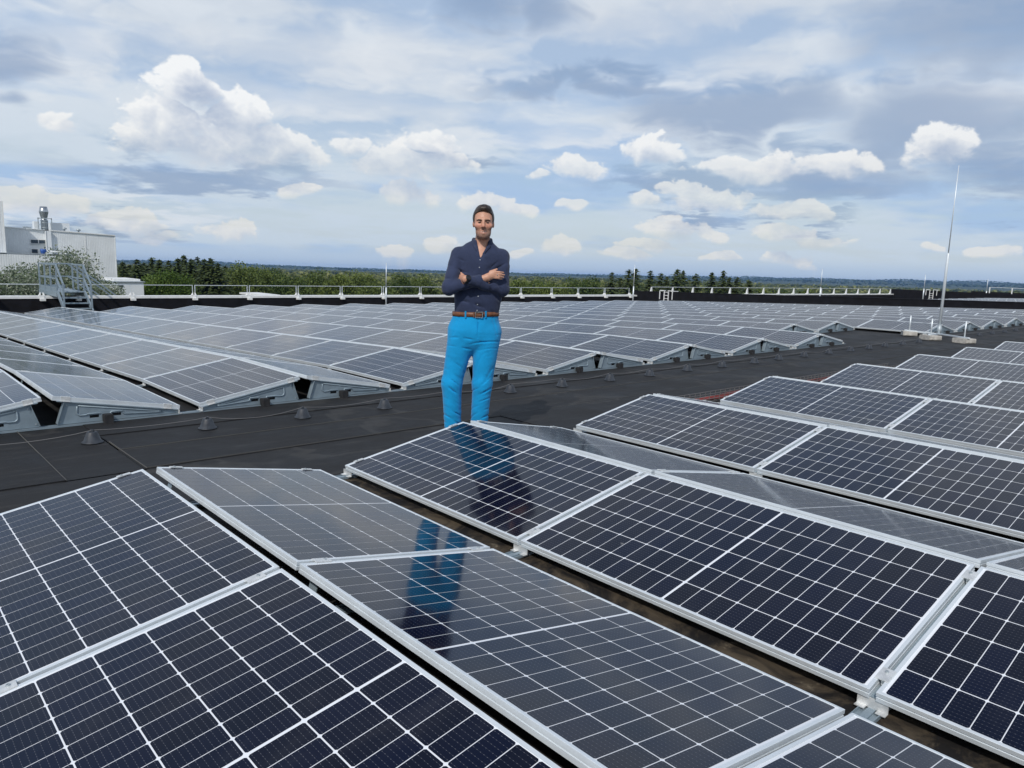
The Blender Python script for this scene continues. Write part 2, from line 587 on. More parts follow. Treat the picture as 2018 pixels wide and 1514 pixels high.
def par_y(x):
    return PAR_A.y + (PAR_B.y - PAR_A.y) * (x - PAR_A.x) / (PAR_B.x - PAR_A.x)


def roofz(y):
    return -SL * max(y - KINK, 0.0)


X_WALL = 38.0
mb = MB()
ye = [(-16, 29.05), (38, 26.95), (140, 23.9)]
xs = [-16, 38, 140]
mb.poly([(x, -16, -0.006) for x in xs] + [(x, KINK, -0.006) for x in xs] + [(x, y, roofz(y) - 0.006) for x, y in ye],
        [(0, 1, 4, 3), (1, 2, 5, 4), (3, 4, 7, 6), (4, 5, 8, 7)])
# the slab under the membrane
mb.poly([(-16, -16, -0.5), (140, -16, -0.5), (140, 23.9, -2.0), (-16, 29.05, -2.0)], [(3, 2, 1, 0)])
roof = mb.build('roof', M['roof'], kind='structure')
# welded membrane sheets of the walkway, each lapped a few millimetres over the next
sheets = [(-6, -0.225, 0.93, 1.75, 2), (-6, -0.225, 1.74, 2.62, 1), (-0.24, 0.245, 0.92, 2.6, 0), (0.235, 40, 0.94, 1.56, 1), (0.235, 40, 1.55, 2.12, 0),
          (0.235, 40, 2.11, 2.60, 2), (-6, 3.4, 0.02, 0.94, 0), (3.39, 12.0, 0.02, 0.95, 2), (11.99, 40, 0.02, 0.95, 1)]
for (x0, x1, y0, y1, lay) in sheets:
    z1 = 0.001 + 0.004 * lay
    MB().box(0, x1 - x0, 0, y1 - y0, -0.004, z1).build('membrane_sheet', M['roof'], roof).location = (x0, y0, 0)
M['weld'], t, b = material('weld_line', (0.085, 0.083, 0.078), 0.8)
for (xa_, ya_, xb_, yb_) in ((-0.225, 0.93, -0.225, 2.6), (0.25, 0.94, 0.25, 1.86), (0.25, 0.955, 40, 0.955), (0.25, 1.565, 40, 1.565)):
    wv_ = 0.005 if xa_ == xb_ else 0.0028
    MB().box(xa_ - (wv_ / 2 if xa_ == xb_ else 0), xb_ + (wv_ / 2 if xa_ == xb_ else 0), ya_ - (0 if xa_ == xb_ else wv_ / 2), yb_ + (0 if xa_ == xb_ else wv_ / 2), 0.0, 0.0105).build('weld_seam', M['weld'], roof)
mb = MB()
for k in range(-1, 9):
    x = k * 2.2226 + 1.11
    mb.box(x - 0.8, x + 0.8, -9.0, 0.0, -0.004, 0.0025)
mb.build('stained_membrane', M['roof_stained'], roof)

# ================================================================== solar panels
TILT, PITCH, RG, ZL, L, S, GAP = 0.1772, 2.2226, 0.0734, 0.085, 1.684, 1.002, 0.0218
LP = L + GAP
WALK, XB, RGB_ = 2.6174, -0.0045, 0.0815
ZR = ZL + S * math.sin(TILT)


def ring_sweep(prof):
    """profile [(inset, z)] swept round the panel rectangle"""
    mb = MB()
    pts = []
    for d, z in prof:
        pts += [(d, d, z), (S - d, d, z), (S - d, L - d, z), (d, L - d, z)]
    n = len(prof)
    f = []
    for i in range(n - 1):
        for k in range(4):
            f.append((i * 4 + k, (i + 1) * 4 + k, (i + 1) * 4 + (k + 1) % 4, i * 4 + (k + 1) % 4))
    mb.poly(pts, f)
    return mb


prof = [(0.030, -0.035), (0.0, -0.035), (0.0, -0.0205), (0.0025, -0.0195), (0.0025, -0.0155), (0.0, -0.0145), (0.0, -0.0008), (0.0008, 0.0),
        (0.0125, 0.0), (0.0130, -0.0012), (0.0130, -0.0045)]
frame_me = fix_normals(ring_sweep(prof).mesh('frame', M['alu']))
frame_far_me = fix_normals(ring_sweep([(0.02, -0.035), (0.0, -0.035), (0.0, 0.0), (0.0128, 0.0), (0.013, -0.004)]).mesh('frame_far', M['alu']))
sheet_me = MB().poly([(0.012, 0.012, -0.0026), (S - 0.012, 0.012, -0.0026), (S - 0.012, L - 0.012, -0.0026), (0.012, L - 0.012, -0.0026),
                      (0.012, 0.012, -0.0060), (S - 0.012, 0.012, -0.0060), (S - 0.012, L - 0.012, -0.0060), (0.012, L - 0.012, -0.0060)],
                     [(0, 1, 2, 3), (7, 6, 5, 4)]).mesh('backsheet', M['sheet'])
CW, CH, CG, RGAP, MID = 0.1580, 0.0786, 0.0046, 0.0030, 0.0115
CX0 = (S - (6 * CW + 5 * CG)) / 2
CY0 = (L - (20 * CH + 18 * RGAP + MID)) / 2
CORN = 0.0050
cell_slots = []
for r in range(20):
    for q in range(6):
        y = CY0 + r * (CH + RGAP) + (MID - RGAP if r >= 10 else 0)
        cell_slots.append((CX0 + q * (CW + CG), y))


def cell_outline(x, y):
    c = CORN
    return [(x + c, y), (x + CW - c, y), (x + CW, y + c), (x + CW, y + CH - c), (x + CW - c, y + CH), (x + c, y + CH), (x, y + CH - c), (x, y + c)]


def cells_mesh(slots, name, z):
    mb = MB()
    uvs = []
    for (x, y) in slots:
        o = cell_outline(x, y)
        mb.poly([(a, b_, z) for a, b_ in o], [tuple(range(8))])
        uvs += [((a - x) / CW, (b_ - y) / CH) for a, b_ in o]
    me = mb.mesh(name, M['cell'])
    ul = me.uv_layers.new(name='UVMap')
    ul.data.foreach_set('uv', np.array(uvs, dtype=np.float32).ravel())
    return me


CELL_Z = -0.0020
cells_me = cells_mesh(cell_slots, 'cells', CELL_Z)
cell_me = cells_mesh([(0, 0)], 'cell', 0.0)

ORD = ['first', 'second', 'third', 'fourth', 'fifth', 'sixth', 'seventh', 'eighth', 'ninth', 'tenth', 'eleventh', 'twelfth', 'thirteenth',
       'fourteenth', 'fifteenth', 'sixteenth', 'seventeenth', 'eighteenth', 'nineteenth', 'twentieth']


def panel_matrix(field, k, side, n):
    """world matrix of a panel: local x runs from ridge to low edge"""
    if field == 'front':
        xr, y0 = k * PITCH + side * RG / 2, -n * LP - L
    else:
        xr, y0 = XB + k * PITCH + side * RGB_ / 2, WALK + n * LP
    yy0 = y0
    tilt_roof = -math.atan(SL) if (field != 'front' and n >= 1) else 0.0
    z0 = ZR + roofz(yy0)
    if side > 0:
        loc = Vector((xr, yy0, z0))
        rot = Matrix.Rotation(tilt_roof, 4, 'X') @ Matrix.Rotation(TILT, 4, 'Y')
        return Matrix.Translation(loc) @ rot
    rot = Matrix.Rotation(tilt_roof, 4, 'X') @ Matrix.Rotation(math.pi, 4, 'Z') @ Matrix.Rotation(TILT, 4, 'Y')
    top = Matrix.Rotation(tilt_roof, 4, 'X') @ Vector((0, L, 0))
    return Matrix.Translation(Vector((xr, yy0, z0)) + top) @ rot


def first_n(k):
    return 1 if k in (7, 8) else 0


cands = []
for k in range(-1, 10):
    for side in (-1, 1):
        for n in range(0, 4):
            cands.append(('front', k, side, n))
for k in range(-2, 17):
    for side in (-1, 1):
        for n in range(first_n(k), 13):
            if par_y(k * PITCH) - 2.2 < WALK + (n + 1) * LP:
                continue
            cands.append(('back', k, side, n))


def seen_area(c_):
    m = panel_matrix(*c_)
    cs = [m @ Vector(p) for p in ((0, 0, 0), (S, 0, 0), (S, L, 0), (0, L, 0))]
    cen = sum(cs, Vector()) / 4
    nrm = m.to_3x3() @ Vector((0, 0, 1))
    if not any((lambda q: q and -30 < q[0] < 2050 and 0 < q[1] < 1600)(in_view(p)) for p in cs + [cen]):
        return -1.0
    d = CAM - cen
    return S * L * max(0.0, nrm.dot(d.normalized())) / d.length_squared


areas = {c_: seen_area(c_) for c_ in cands}
vis = [c_ for c_ in cands if areas[c_] > 0 or (c_[0] == 'back' and c_[3] == first_n(c_[1]) and c_[1] >= 0) or (c_[0] == 'front' and c_[3] < 3 and c_[1] >= 0 and areas[c_] >= 0)]
vis.sort(key=lambda c_: -areas[c_])
solo = vis[:300]
solo_set = set(solo)
rest = [c_ for c_ in cands if c_ not in solo_set]
n_detail = 22
for i, c_ in enumerate(solo):
    field, k, side, n = c_
    mt_ = panel_matrix(*c_)
    root = empty('solar_panel')
    root.matrix_world = mt_
    slope = 'left' if side < 0 else 'right'
    if field == 'front':
        lab = '%s solar panel from the walkway, %s slope of the %s ridge in the near field' % (ORD[n], slope, ORD[max(k, 0)] if k >= 0 else 'leftmost')
        grp = 'solar panels of the near field'
    else:
        lab = '%s solar panel from the walkway, %s slope of the %s ridge in the far field' % (ORD[n], slope, ORD[k] if k >= 0 else ('outer' if k == -1 else 'outermost'))
        grp = 'solar panels of the far field'
    tag(root, lab, 'solar panel', grp)
    near = areas[c_] > 0.004
    link('frame', frame_me if near else frame_far_me, root)
    link('backsheet', sheet_me, root)
    if i < n_detail and areas[c_] > 0:
        for (x, y) in cell_slots:
            co = link('cell', cell_me, root)
            co.location = (x, y, CELL_Z)
    else:
        link('cells', cells_me, root, kind='stuff')
# panels that the photograph hardly shows, as one mass
far_parts = []
for c_ in rest:
    if areas[c_] < 0 and c_[0] == 'front' and c_[3] > 2:
        continue
    far_parts.append(panel_matrix(*c_))
for k in range(20, 34):
    for n in range(0, 9):
        x = XB + k * PITCH
        y = 3.0 + n * LP
        rot = Matrix.Rotation(-math.atan(SL), 4, 'X') @ Matrix.Rotation(math.pi, 4, 'Z') @ Matrix.Rotation(TILT, 4, 'Y')
        far_parts.append(Matrix.Translation((x, y, ZR + roofz(y) + 0.05)) @ rot)


def mesh_xyz(me):
    a = np.empty(len(me.vertices) * 3, dtype=np.float32)
    me.vertices.foreach_get('co', a)
    return a.reshape(-1, 3)


def stuff_copies(name, me, mats, parent=None, **kw):
    base_v = mesh_xyz(me)
    faces = [tuple(p.vertices) for p in me.polygons]
    vs_, fs_ = [], []
    for i, mm in enumerate(mats):
        a = np.array(mm)
        vs_.append(base_v @ a[:3, :3].T + a[:3, 3])
        k = i * len(base_v)
        fs_ += [tuple(q + k for q in f) for f in faces]
    nm = bpy.data.meshes.new(name)
    nm.from_pydata(np.concatenate(vs_).tolist(), [], fs_)
    for mm in me.materials:
        nm.materials.append(mm)
    return link(name, nm, parent, **kw)


mass = empty('solar_panels', label='rows of grey solar panels furthest off and turned away from view', cat='solar panels', kind='stuff')
stuff_copies('frames', frame_far_me, far_parts, mass, kind='stuff')
stuff_copies('backsheets', sheet_me, far_parts, mass, kind='stuff')
simple_cells = MB().box(0.02, S - 0.02, 0.02, L / 2 - 0.008, -0.0024, CELL_Z).box(0.02, S - 0.02, L / 2 + 0.008, L - 0.02, -0.0024, CELL_Z).mesh('cell_fields', M['cell'])
simple_cells.uv_layers.new(name='UVMap')
stuff_copies('cell_fields', simple_cells, far_parts, mass, kind='stuff')

# ================================================================== mounting supports
def slope_pt(side, s, h=0.0):
    """point on the underside line of a slope, s metres down from the ridge edge (x, z) relative to ridge centre"""
    return (side * (RG / 2 + s * math.cos(TILT)), ZR - s * math.sin(TILT) + h)


def support_meshes(end_plate):
    """mounting triangle for a right slope; ridge centre at x = 0, drawn about y = 0"""
    out = {}
    c, sn = math.cos(TILT), math.sin(TILT)
    P_ = lambda s, d: (RG / 2 + s * c - d * sn * 0 + 0.0, ZR - s * sn - d)
    top = MB()
    a0, a1 = P_(0.03, 0.036), P_(S - 0.02, 0.036)
    b0, b1 = P_(0.03, 0.042), P_(S - 0.02, 0.042)
    top.prism([a0, a1, b1, b0], -0.028, 0.028)
    out['top_rail'] = fix_normals(top.mesh('top_rail', M['zinc']))
    slot = MB()
    d0, d1 = P_(0.14, 0.0355), P_(S - 0.14, 0.0355)
    e0, e1 = P_(0.14, 0.0358), P_(S - 0.14, 0.0358)
    slot.prism([d0, d1, e1, e0], -0.0035, 0.0035)  # thin black strip on the rail, the shade of a groove as colour
    out['slot'] = fix_normals(slot.mesh('slot', M['dark']))
    # low foot bracket: upright plate under the low edge with a turned-out toe
    ft = MB()
    xl, zl = P_(S - 0.012, 0.036)
    ft.box(xl - 0.004, xl, -0.05, 0.05, 0.016, zl)
    ft.box(xl, xl + 0.022, -0.05, -0.018, 0.016, 0.019)
    ft.box(xl, xl + 0.022, 0.018, 0.05, 0.016, 0.019)
    out['foot_bracket'] = ft.mesh('foot_bracket', M['clamp'])
    up = MB()
    x0, z0 = 0.115, P_(0.08, 0.042)[1]
    up.poly([(0.058, -0.03, 0.03), (0.058, 0.03, 0.03), (x0, 0.03, z0), (x0, -0.03, z0), (0.062, -0.03, 0.03), (0.062, 0.03, 0.03), (x0 + 0.004, 0.03, z0), (x0 + 0.004, -0.03, z0)],
            [(0, 1, 2, 3), (7, 6, 5, 4), (0, 4, 5, 1), (1, 5, 6, 2), (2, 6, 7, 3), (3, 7, 4, 0)])
    out['ridge_post'] = fix_normals(up.mesh('ridge_post', M['zinc']))
    return out


SUP = support_meshes(False)


def clamp_mesh(end):
    mb = MB()
    wy = 0.021 if not end else 0.012
    mb.box(-0.034, 0.034, -wy, wy, 0.0, 0.0035)
    if end:
        mb.box(-0.034, 0.034, -0.0155, -0.0125, -0.036, 0.0035)
        mb.box(-0.034, 0.034, -0.034, -0.0125, -0.036, -0.032)
    else:
        mb.box(-0.020, 0.020, -0.006, 0.006, -0.03, 0.0)
    return mb.mesh('clamp', M['clamp'])


CL_MID, CL_END = clamp_mesh(False), clamp_mesh(True)
BOLT = MB().lathe([(0.0065, 0), (0.0065, 0.005), (0.003, 0.0055), (0.003, 0.0025), (0.0, 0.0025)], n=8).mesh('bolt', M['steel'])


def plate_meshes():
    """pressed-steel end plate with beads and two slots, right slope, facing -y, at y = 0 .. 0.002"""
    c, sn = math.cos(TILT), math.sin(TILT)
    line = lambda x, d: ZR - (x - RG / 2) / c * sn - d
    xr0, xr1, xl = 0.060, 0.118, RG / 2 + S * c - 0.01
    zb = 0.020
    holes = [(0.30, 0.37, 0.052, 0.076), (0.47, 0.54, 0.052, 0.076)]
    # plate outline split into quads around the two slots
    mb = MB()
    xs_ = sorted({xr1, xl, *[h for q in holes for h in q[:2]]})
    y0, y1 = 0.0, 0.002

    def quad(x0, x1, z00, z01, z10, z11):
        mb.prism([(x0, z00), (x1, z01), (x1, z11), (x0, z10)], y0, y1)
    mb.prism([(xr0, zb), (xr1, zb), (xr1, line(xr1, 0.040))], y0, y1)
    mb.prism([(xr1 - 0.012, zb + (line(xr1, .04) - zb) * 0.79), (xr1, line(xr1, 0.04)), (xr1, zb + 0.1)], y0, y1)
    for x0, x1 in zip(xs_[:-1], xs_[1:]):
        hole = [q for q in holes if abs(q[0] - x0) < 1e-6 and abs(q[1] - x1) < 1e-6]
        if hole:
            q = hole[0]
            quad(x0, x1, zb, zb, q[2], q[2])
            quad(x0, x1, q[3], q[3], line(x0, 0.040), line(x1, 0.040))
        else:
            quad(x0, x1, zb, zb, line(x0, 0.040), max(zb + 0.012, line(x1, 0.040)))
    plate = fix_normals(mb.mesh('side_plate', M['zinc']))
    # raised pressed bead running round the plate and stepping over the slots
    bead = MB()
    zt = lambda x: line(x, 0.062)
    path = [(0.215, 0.090), (0.225, 0.082), (0.275, 0.082), (0.283, 0.088), (0.385, 0.088), (0.393, 0.072), (0.397, 0.066), (0.452, 0.066), (0.457, 0.072), (0.462, 0.090), (0.552, 0.090), (0.558, 0.068), (0.566, 0.062), (0.84, 0.046),
            (0.872, 0.050), (0.868, 0.060), (0.84, zt(0.84)), (0.22, zt(0.22)), (0.208, zt(0.22) - 0.008), (0.205, 0.11), (0.207, 0.098), (0.215, 0.090)]
    bead.tube([(x, -0.003, z) for x, z in path], 0.0068, 6, caps=False)
    bead_me = bead.mesh('pressed_bead', M['zinc'], True)
    recess = MB()
    inner = [(0.225, 0.094), (0.283, 0.094), (0.39, 0.094), (0.457, 0.094), (0.55, 0.094), (0.575, 0.070), (0.84, 0.053), (0.835, zt(0.835) - 0.004), (0.225, zt(0.225) - 0.006)]
    recess.prism(inner, -0.0012, 0.0)
    recess_me = fix_normals(recess.mesh('recess', M['zinc']))
    shade_sheet = MB()
    for q in holes:
        shade_sheet.box(q[0] - 0.004, q[1] + 0.004, 0.012, 0.014, q[2] - 0.004, q[3] + 0.004)  # black sheet behind each opening, its colour painted as the shade inside
    slot_shade_me = shade_sheet.mesh('slot_back_shade', M['dark'])
    return plate, bead_me, recess_me, slot_shade_me, holes


PLATE, BEAD, RECESS, SLOT_SHADE, HOLES = plate_meshes()


def copy_mirror(me, name):
    """mirrored in x for left slopes"""
    n_ = me.copy()
    n_.name = name
    v_ = mesh_xyz(n_).copy()
    v_[:, 0] *= -1
    n_.vertices.foreach_set('co', v_.ravel())
    n_.flip_normals()
    n_.update()
    return n_


MIR = {}


def sided(me, side):
    if side > 0:
        return me
    if me.name not in MIR:
        MIR[me.name] = copy_mirror(me, me.name)
    return MIR[me.name]


def support(field, k, side, seam):
    """triangle under the joint between two panels; seam 0 is the walkway end"""
    if field == 'front':
        xc, y = k * PITCH, -seam * LP + GAP / 2
        ysgn = -1
        if seam == 0:
            y = -0.012
    else:
        xc, y = XB + k * PITCH, WALK + seam * LP - GAP / 2
        ysgn = 1
        if seam == first_n(k):
            y = WALK + seam * LP + 0.012
    end = (seam == first_n(k) if field == 'back' else seam == 0)
    where = 'near' if field == 'front' else 'far'
    slope = 'left' if side < 0 else 'right'
    root = empty('panel_support', (xc, y, roofz(y)))
    if end:
        lab = 'pressed steel end support, %s slope of the %s ridge, %s field' % (slope, ORD[max(k, 0)], where)
    else:
        lab = 'aluminium clamp rail, %s panel joint from walkway, %s slope of %s ridge, %s field' % (ORD[seam - 1], slope, ORD[max(k, 0)], where)
    tag(root, lab, 'panel support', 'panel supports of the %s field' % where)
    for nm in (('top_rail', 'slot', 'foot_bracket', 'ridge_post') if not end else ('top_rail', 'foot_bracket', 'ridge_post')):
        link(nm, sided(SUP[nm], side), root)
    # clamps near the ridge and the low edge
    for s_ in (0.10, S - 0.10):
        cl = link('clamp', CL_END if end else CL_MID, root)
        yl = 0.0
        m4 = Matrix.Translation((side * (RG / 2 + s_ * math.cos(TILT)), 0, ZR - s_ * math.sin(TILT) + 0.0008)) @ Matrix.Rotation(side * TILT, 4, 'Y')
        if end:
            m4 = m4 @ (Matrix.Translation((0, -0.0, 0)) if ysgn > 0 else Matrix.Rotation(math.pi, 4, 'Z'))
        cl.matrix_local = m4
        bo = link('bolt', BOLT, cl)
        bo.location = (0.012, 0, 0.0035)
    if end and field == 'back':
        pl_ = link('side_plate', sided(PLATE, side), root)
        pl_.location = (0, -0.012, 0)
        link('pressed_bead', sided(BEAD, side), pl_)
        link('recess', sided(RECESS, side), pl_)
        link('slot_back_shade', sided(SLOT_SHADE, side), pl_)
        for bx, bz in ((0.085, 0.045), (0.135, 0.175), (0.985, 0.05)):
            q = link('bolt', BOLT, pl_)
            q.matrix_local = Matrix.Translation((side * bx, 0.0, bz)) @ Matrix.Rotation(math.pi / 2, 4, 'X')
    return root


def base_rail(field, seam, x0, x1, label):
    if field == 'front':
        y = -seam * LP + GAP / 2 if seam else -0.012
    else:
        y = WALK + seam * LP - GAP / 2 if seam != 0 else WALK + 0.0
    z = roofz(y)
    mb = MB()
    mb.box(x0, x1, y - 0.035, y + 0.035, z + 0.004, z + 0.008)
    mb.box(x0, x1, y - 0.035, y - 0.032, z + 0.008, z + 0.018)
    mb.box(x0, x1, y + 0.032, y + 0.035, z + 0.008, z + 0.018)
    mb.box(x0, x1, y - 0.012, y + 0.012, z + 0.008, z + 0.016)
    return mb.build('base_rail', M['zinc'], label=label, cat='base rail', group='base rails')


for seam in range(0, 4):
    for k in range(-1, 8):
        for side in (-1, 1):
            a_ = panel_matrix('front', k, side, seam).translation
            q_ = in_view(a_)
            if k < 0 and side < 0:
                continue
            if q_ and -250 < q_[0] < 2300 and q_[1] < 2200:
                support('front', k, side, seam)
    base_rail('front', seam, -2.1, 19.5, 'galvanised base rail on the roof under %s joint of the near panel field' % ('the walkway-end' if seam == 0 else ORD[seam - 1]))
for k in range(0, 17):
    for side in (-1, 1):
        support('back', k, side, first_n(k))
        if k <= 2:
            for seam in range(1, 8 if (k == 1 and side < 0) else 4):
                support('back', k, side, seam)
base_rail('back', 0, -2.4, 14.45, 'galvanised base rail along the walkway edge of the far field, left run')
base_rail('back', 0, 18.8, 36.8, 'galvanised base rail along the walkway edge of the far field, right run')
for seam in range(1, 8):
    base_rail('back', seam, -2.4, 3.6, 'galvanised base rail under %s panel joint of the far field' % ORD[seam - 1])
br = base_rail('back', 1, 14.45, 18.7, 'galvanised base rail of the two set-back ridges beyond the lightning mast')

# rubber blocks that stand between the slots of the end plates
blk = MB()
blk.box(-0.034, 0.034, -0.045, 0.03, 0.0, 0.075)
blk.box(-0.030, 0.030, -0.041, 0.026, 0.075, 0.079)
blk_me = blk.mesh('rubber_block', M['rubber'])
for k in range(0, 17):
    for side in (-1, 1):
        y = WALK + first_n(k) * LP - 0.01
        o = link('rubber_block', blk_me, label='black rubber block at end plate, %s slope of %s ridge, far field' % ('left' if side < 0 else 'right', ORD[k]),
                 cat='rubber block', group='rubber blocks along the far field')
        o.location = (XB + k * PITCH + side * 0.425, y - 0.035, roofz(y) + 0.002)

# ================================================================== walkway: wire on plastic cones, lightning mast, cable tray
cone = MB()
cone.lathe([(0.075, 0.0), (0.075, 0.004), (0.064, 0.007), (0.037, 0.078), (0.032, 0.082), (0.0, 0.082)], n=18)
cone_me = cone.mesh('body', M['cone'], True)
clip_me = MB().box(-0.014, 0.014, -0.006, 0.006, 0.081, 0.096).box(-0.014, 0.014, -0.010, 0.010, 0.081, 0.087).mesh('wire_clip', M['cone'])
cone_x = [-0.75, 0.15, 1.01, 1.85, 2.70, 3.55, 4.38, 5.20, 6.08, 6.90, 7.82, 8.66, 9.58, 10.42, 11.29, 12.24, 13.10, 13.91, 14.78, 15.65, 16.6, 20.6, 21.7, 22.8, 23.9, 25.2, 26.5, 28.0]
rc = random.Random(5)
wire_pts = []
for i, x in enumerate(cone_x):
    y = 1.90 + rc.uniform(-0.025, 0.025)
    root = empty('wire_holder', (x, y, 0.005), rc.uniform(0, 6), label='grey plastic cone holding the earthing wire, %s from the left along the walkway' % (ORD[i] if i < 20 else ['last but seven', 'last but six', 'last but five', 'last but four', 'last but three', 'last but two', 'next to last', 'last'][i - 20]),
                 cat='wire holder', group='wire holders along the walkway')
    link('body', cone_me, root)
    link('wire_clip', clip_me, root)
    wire_pts.append((x, y, 0.098))
    if i + 1 < len(cone_x):
        nx = cone_x[i + 1]
        sag = rc.uniform(0.012, 0.045)
        bow = rc.uniform(-0.03, 0.03)
        for q in (0.12, 0.25, 0.38, 0.5, 0.62, 0.75, 0.88):
            wire_pts.append((x + (nx - x) * q, 1.90 + bow * math.sin(math.pi * q), 0.098 - sag * 4 * q * (1 - q)))
MB().tube([(-3, 1.9, 0.07)] + wire_pts, 0.0024, 6).build('earthing_wire', M['wire'], smooth=True, label='thin grey earthing wire strung over plastic cones along the walkway', cat='wire')

MX, MY = 18.55, 2.17
root = empty('lightning_mast', (MX, MY, 0.0), label='tall pale lightning mast on tripod with concrete blocks, right of walkway', cat='lightning mast')
MB().tube([(0, 0, 0.12), (0, 0, 2.0), (0.0, 0, 2.02)], [0.036, 0.032, 0.022], 10).build('mast', M['alu'], root, True)
MB().tube([(0, 0, 2.0), (0.0, 0, 4.05)], [0.013, 0.009], 8).build('rod', M['alu'], root, True)
MB().tube([(0, 0, 0.06), (0, 0, 0.32)], 0.05, 10).build('socket', M['steel'], root, True)
for a, ln in ((rad(188), 1.05), (rad(221), 1.52), (rad(98), 0.75)):
    ex, ey = math.cos(a) * ln, math.sin(a) * ln
    lg = MB().bar((0, 0, 0.1), (ex, ey, 0.135), 0.05, 0.03).build('leg', M['alu'], root)
    MB().tube([(ex * 0.86, ey * 0.86, 0.12), (ex * 0.86, ey * 0.86, 0.50)], 0.016, 8).build('spindle', M['alu'], lg, True)
    mb = MB()
    mb.prism([(-0.21, 0.01), (0.21, 0.01), (0.225, 0.03), (0.22, 0.105), (0.20, 0.115), (-0.20, 0.115), (-0.22, 0.105), (-0.225, 0.03)], -0.2, 0.2)
    bo = mb.build('ballast_block', M['concrete'], root)
    fix_normals(bo.data)
    bo.location = (ex * 0.86, ey * 0.86, 0)
    bo.rotation_euler = (0, 0, a * 0.3)
    bo.scale = (0.78, 0.78, 1)

# wire-mesh cable tray with red cables behind the near field
tray = empty('cable_tray', (0, 0, 0), label='wire mesh cable tray with red cables lying behind the near panel field', cat='cable tray')
mb = MB()
TX0, TX1 = 5.15, 11.0
for y, z in ((0.20, 0.025), (0.20, 0.055), (0.20, 0.085), (0.26, 0.02), (0.32, 0.02), (0.38, 0.025), (0.38, 0.055), (0.38, 0.085)):
    mb.bar((TX0, y, z), (TX1, y, z), 0.005)
mb.build('long_wires', M['wire'], tray)
mb = MB()
x = TX0
while x < TX1:
    mb.bar((x, 0.20, 0.085), (x, 0.20, 0.02), 0.005)
    mb.bar((x, 0.20, 0.02), (x, 0.38, 0.02), 0.005)
    mb.bar((x, 0.38, 0.02), (x, 0.38, 0.085), 0.005)
    x += 0.10
mb.build('cross_wires', M['wire'], tray)
for j in range(5):
    pts = [(TX0 + 0.25 * i, 0.225 + 0.032 * j + 0.012 * math.sin(i * 1.1 + j * 2), 0.034 + 0.005 * (j % 2) + 0.006 * math.sin(i * 0.7 + j)) for i in range(24)]
    MB().tube(pts, 0.007, 5).build('cable', M['red'], tray, True)
for x in (5.6, 8.0, 10.4):
    MB().box(x - 0.05, x + 0.05, 0.17, 0.41, 0.010, 0.018).build('support_pad', M['rubber'], tray)

# ================================================================== parapet, guard rail, stair
mb = MB()
px0, px1 = -14.0, X_WALL
PARZ = -0.25
mb.poly([(px0, par_y(px0), roofz(29) - 0.05), (px1, par_y(px1), roofz(27) - 0.05), (px1, par_y(px1), PARZ - 0.04), (px0, par_y(px0), PARZ - 0.04)], [(0, 1, 2, 3)])
mb.poly([(px0, par_y(px0) + 0.3, -16.5), (px1, par_y(px1) + 0.3, -16.5), (px1, par_y(px1) + 0.3, PARZ - 0.04), (px0, par_y(px0) + 0.3, PARZ - 0.04)], [(3, 2, 1, 0)])
mb.poly([(px0, par_y(px0), PARZ - 0.04), (px1, par_y(px1), PARZ - 0.04), (px1, par_y(px1) + 0.3, PARZ - 0.04), (px0, par_y(px0) + 0.3, PARZ - 0.04)], [(0, 1, 2, 3)])
par = empty('parapet', (0, 0, 0), label='low black parapet wall with white metal coping beyond the far field', cat='parapet')
mb.build('wall', M['felt'], par)
cop = MB()
nseg = 14
for i in range(nseg):
    a = px0 + (px1 - px0) * i / nseg + 0.004
    b_ = px0 + (px1 - px0) * (i + 1) / nseg - 0.004
    cop = MB()
    ya, yb = par_y(a), par_y(b_)
    o_ = [(-0.03, PARZ - 0.09), (-0.03, PARZ), (0.34, PARZ + 0.012), (0.34, PARZ - 0.09), (0.332, PARZ - 0.09), (0.332, PARZ + 0.002), (-0.022, PARZ - 0.01), (-0.022, PARZ - 0.09)]
    pts = [(a, ya + d, z) for d, z in o_] + [(b_, yb + d, z) for d, z in o_]
    n_ = len(o_)
    cop.poly(pts, [(i_, (i_ + 1) % n_, n_ + (i_ + 1) % n_, n_ + i_) for i_ in range(n_)] + [tuple(range(n_ - 1, -1, -1)), tuple(range(n_, 2 * n_))])
    fix_normals(cop.build('coping', M['white'], par).data)

rail = empty('guard_rail', (0, 0, 0), label='low white guard rail of separate bays along the parapet coping', cat='guard rail')
post_x = [-12.5, -10.2, -8.0, -5.8, -3.6, -1.3, 0.9, 3.1, 4.55, 5.72, 7.63, 10.0, 12.3, 14.55, 16.75, 19.0, 21.2, 23.5, 25.75, 28.0, 30.4, 32.6, 34.95, 37.3]
RH = 0.44
stair_gap = (3.1, 7.63)


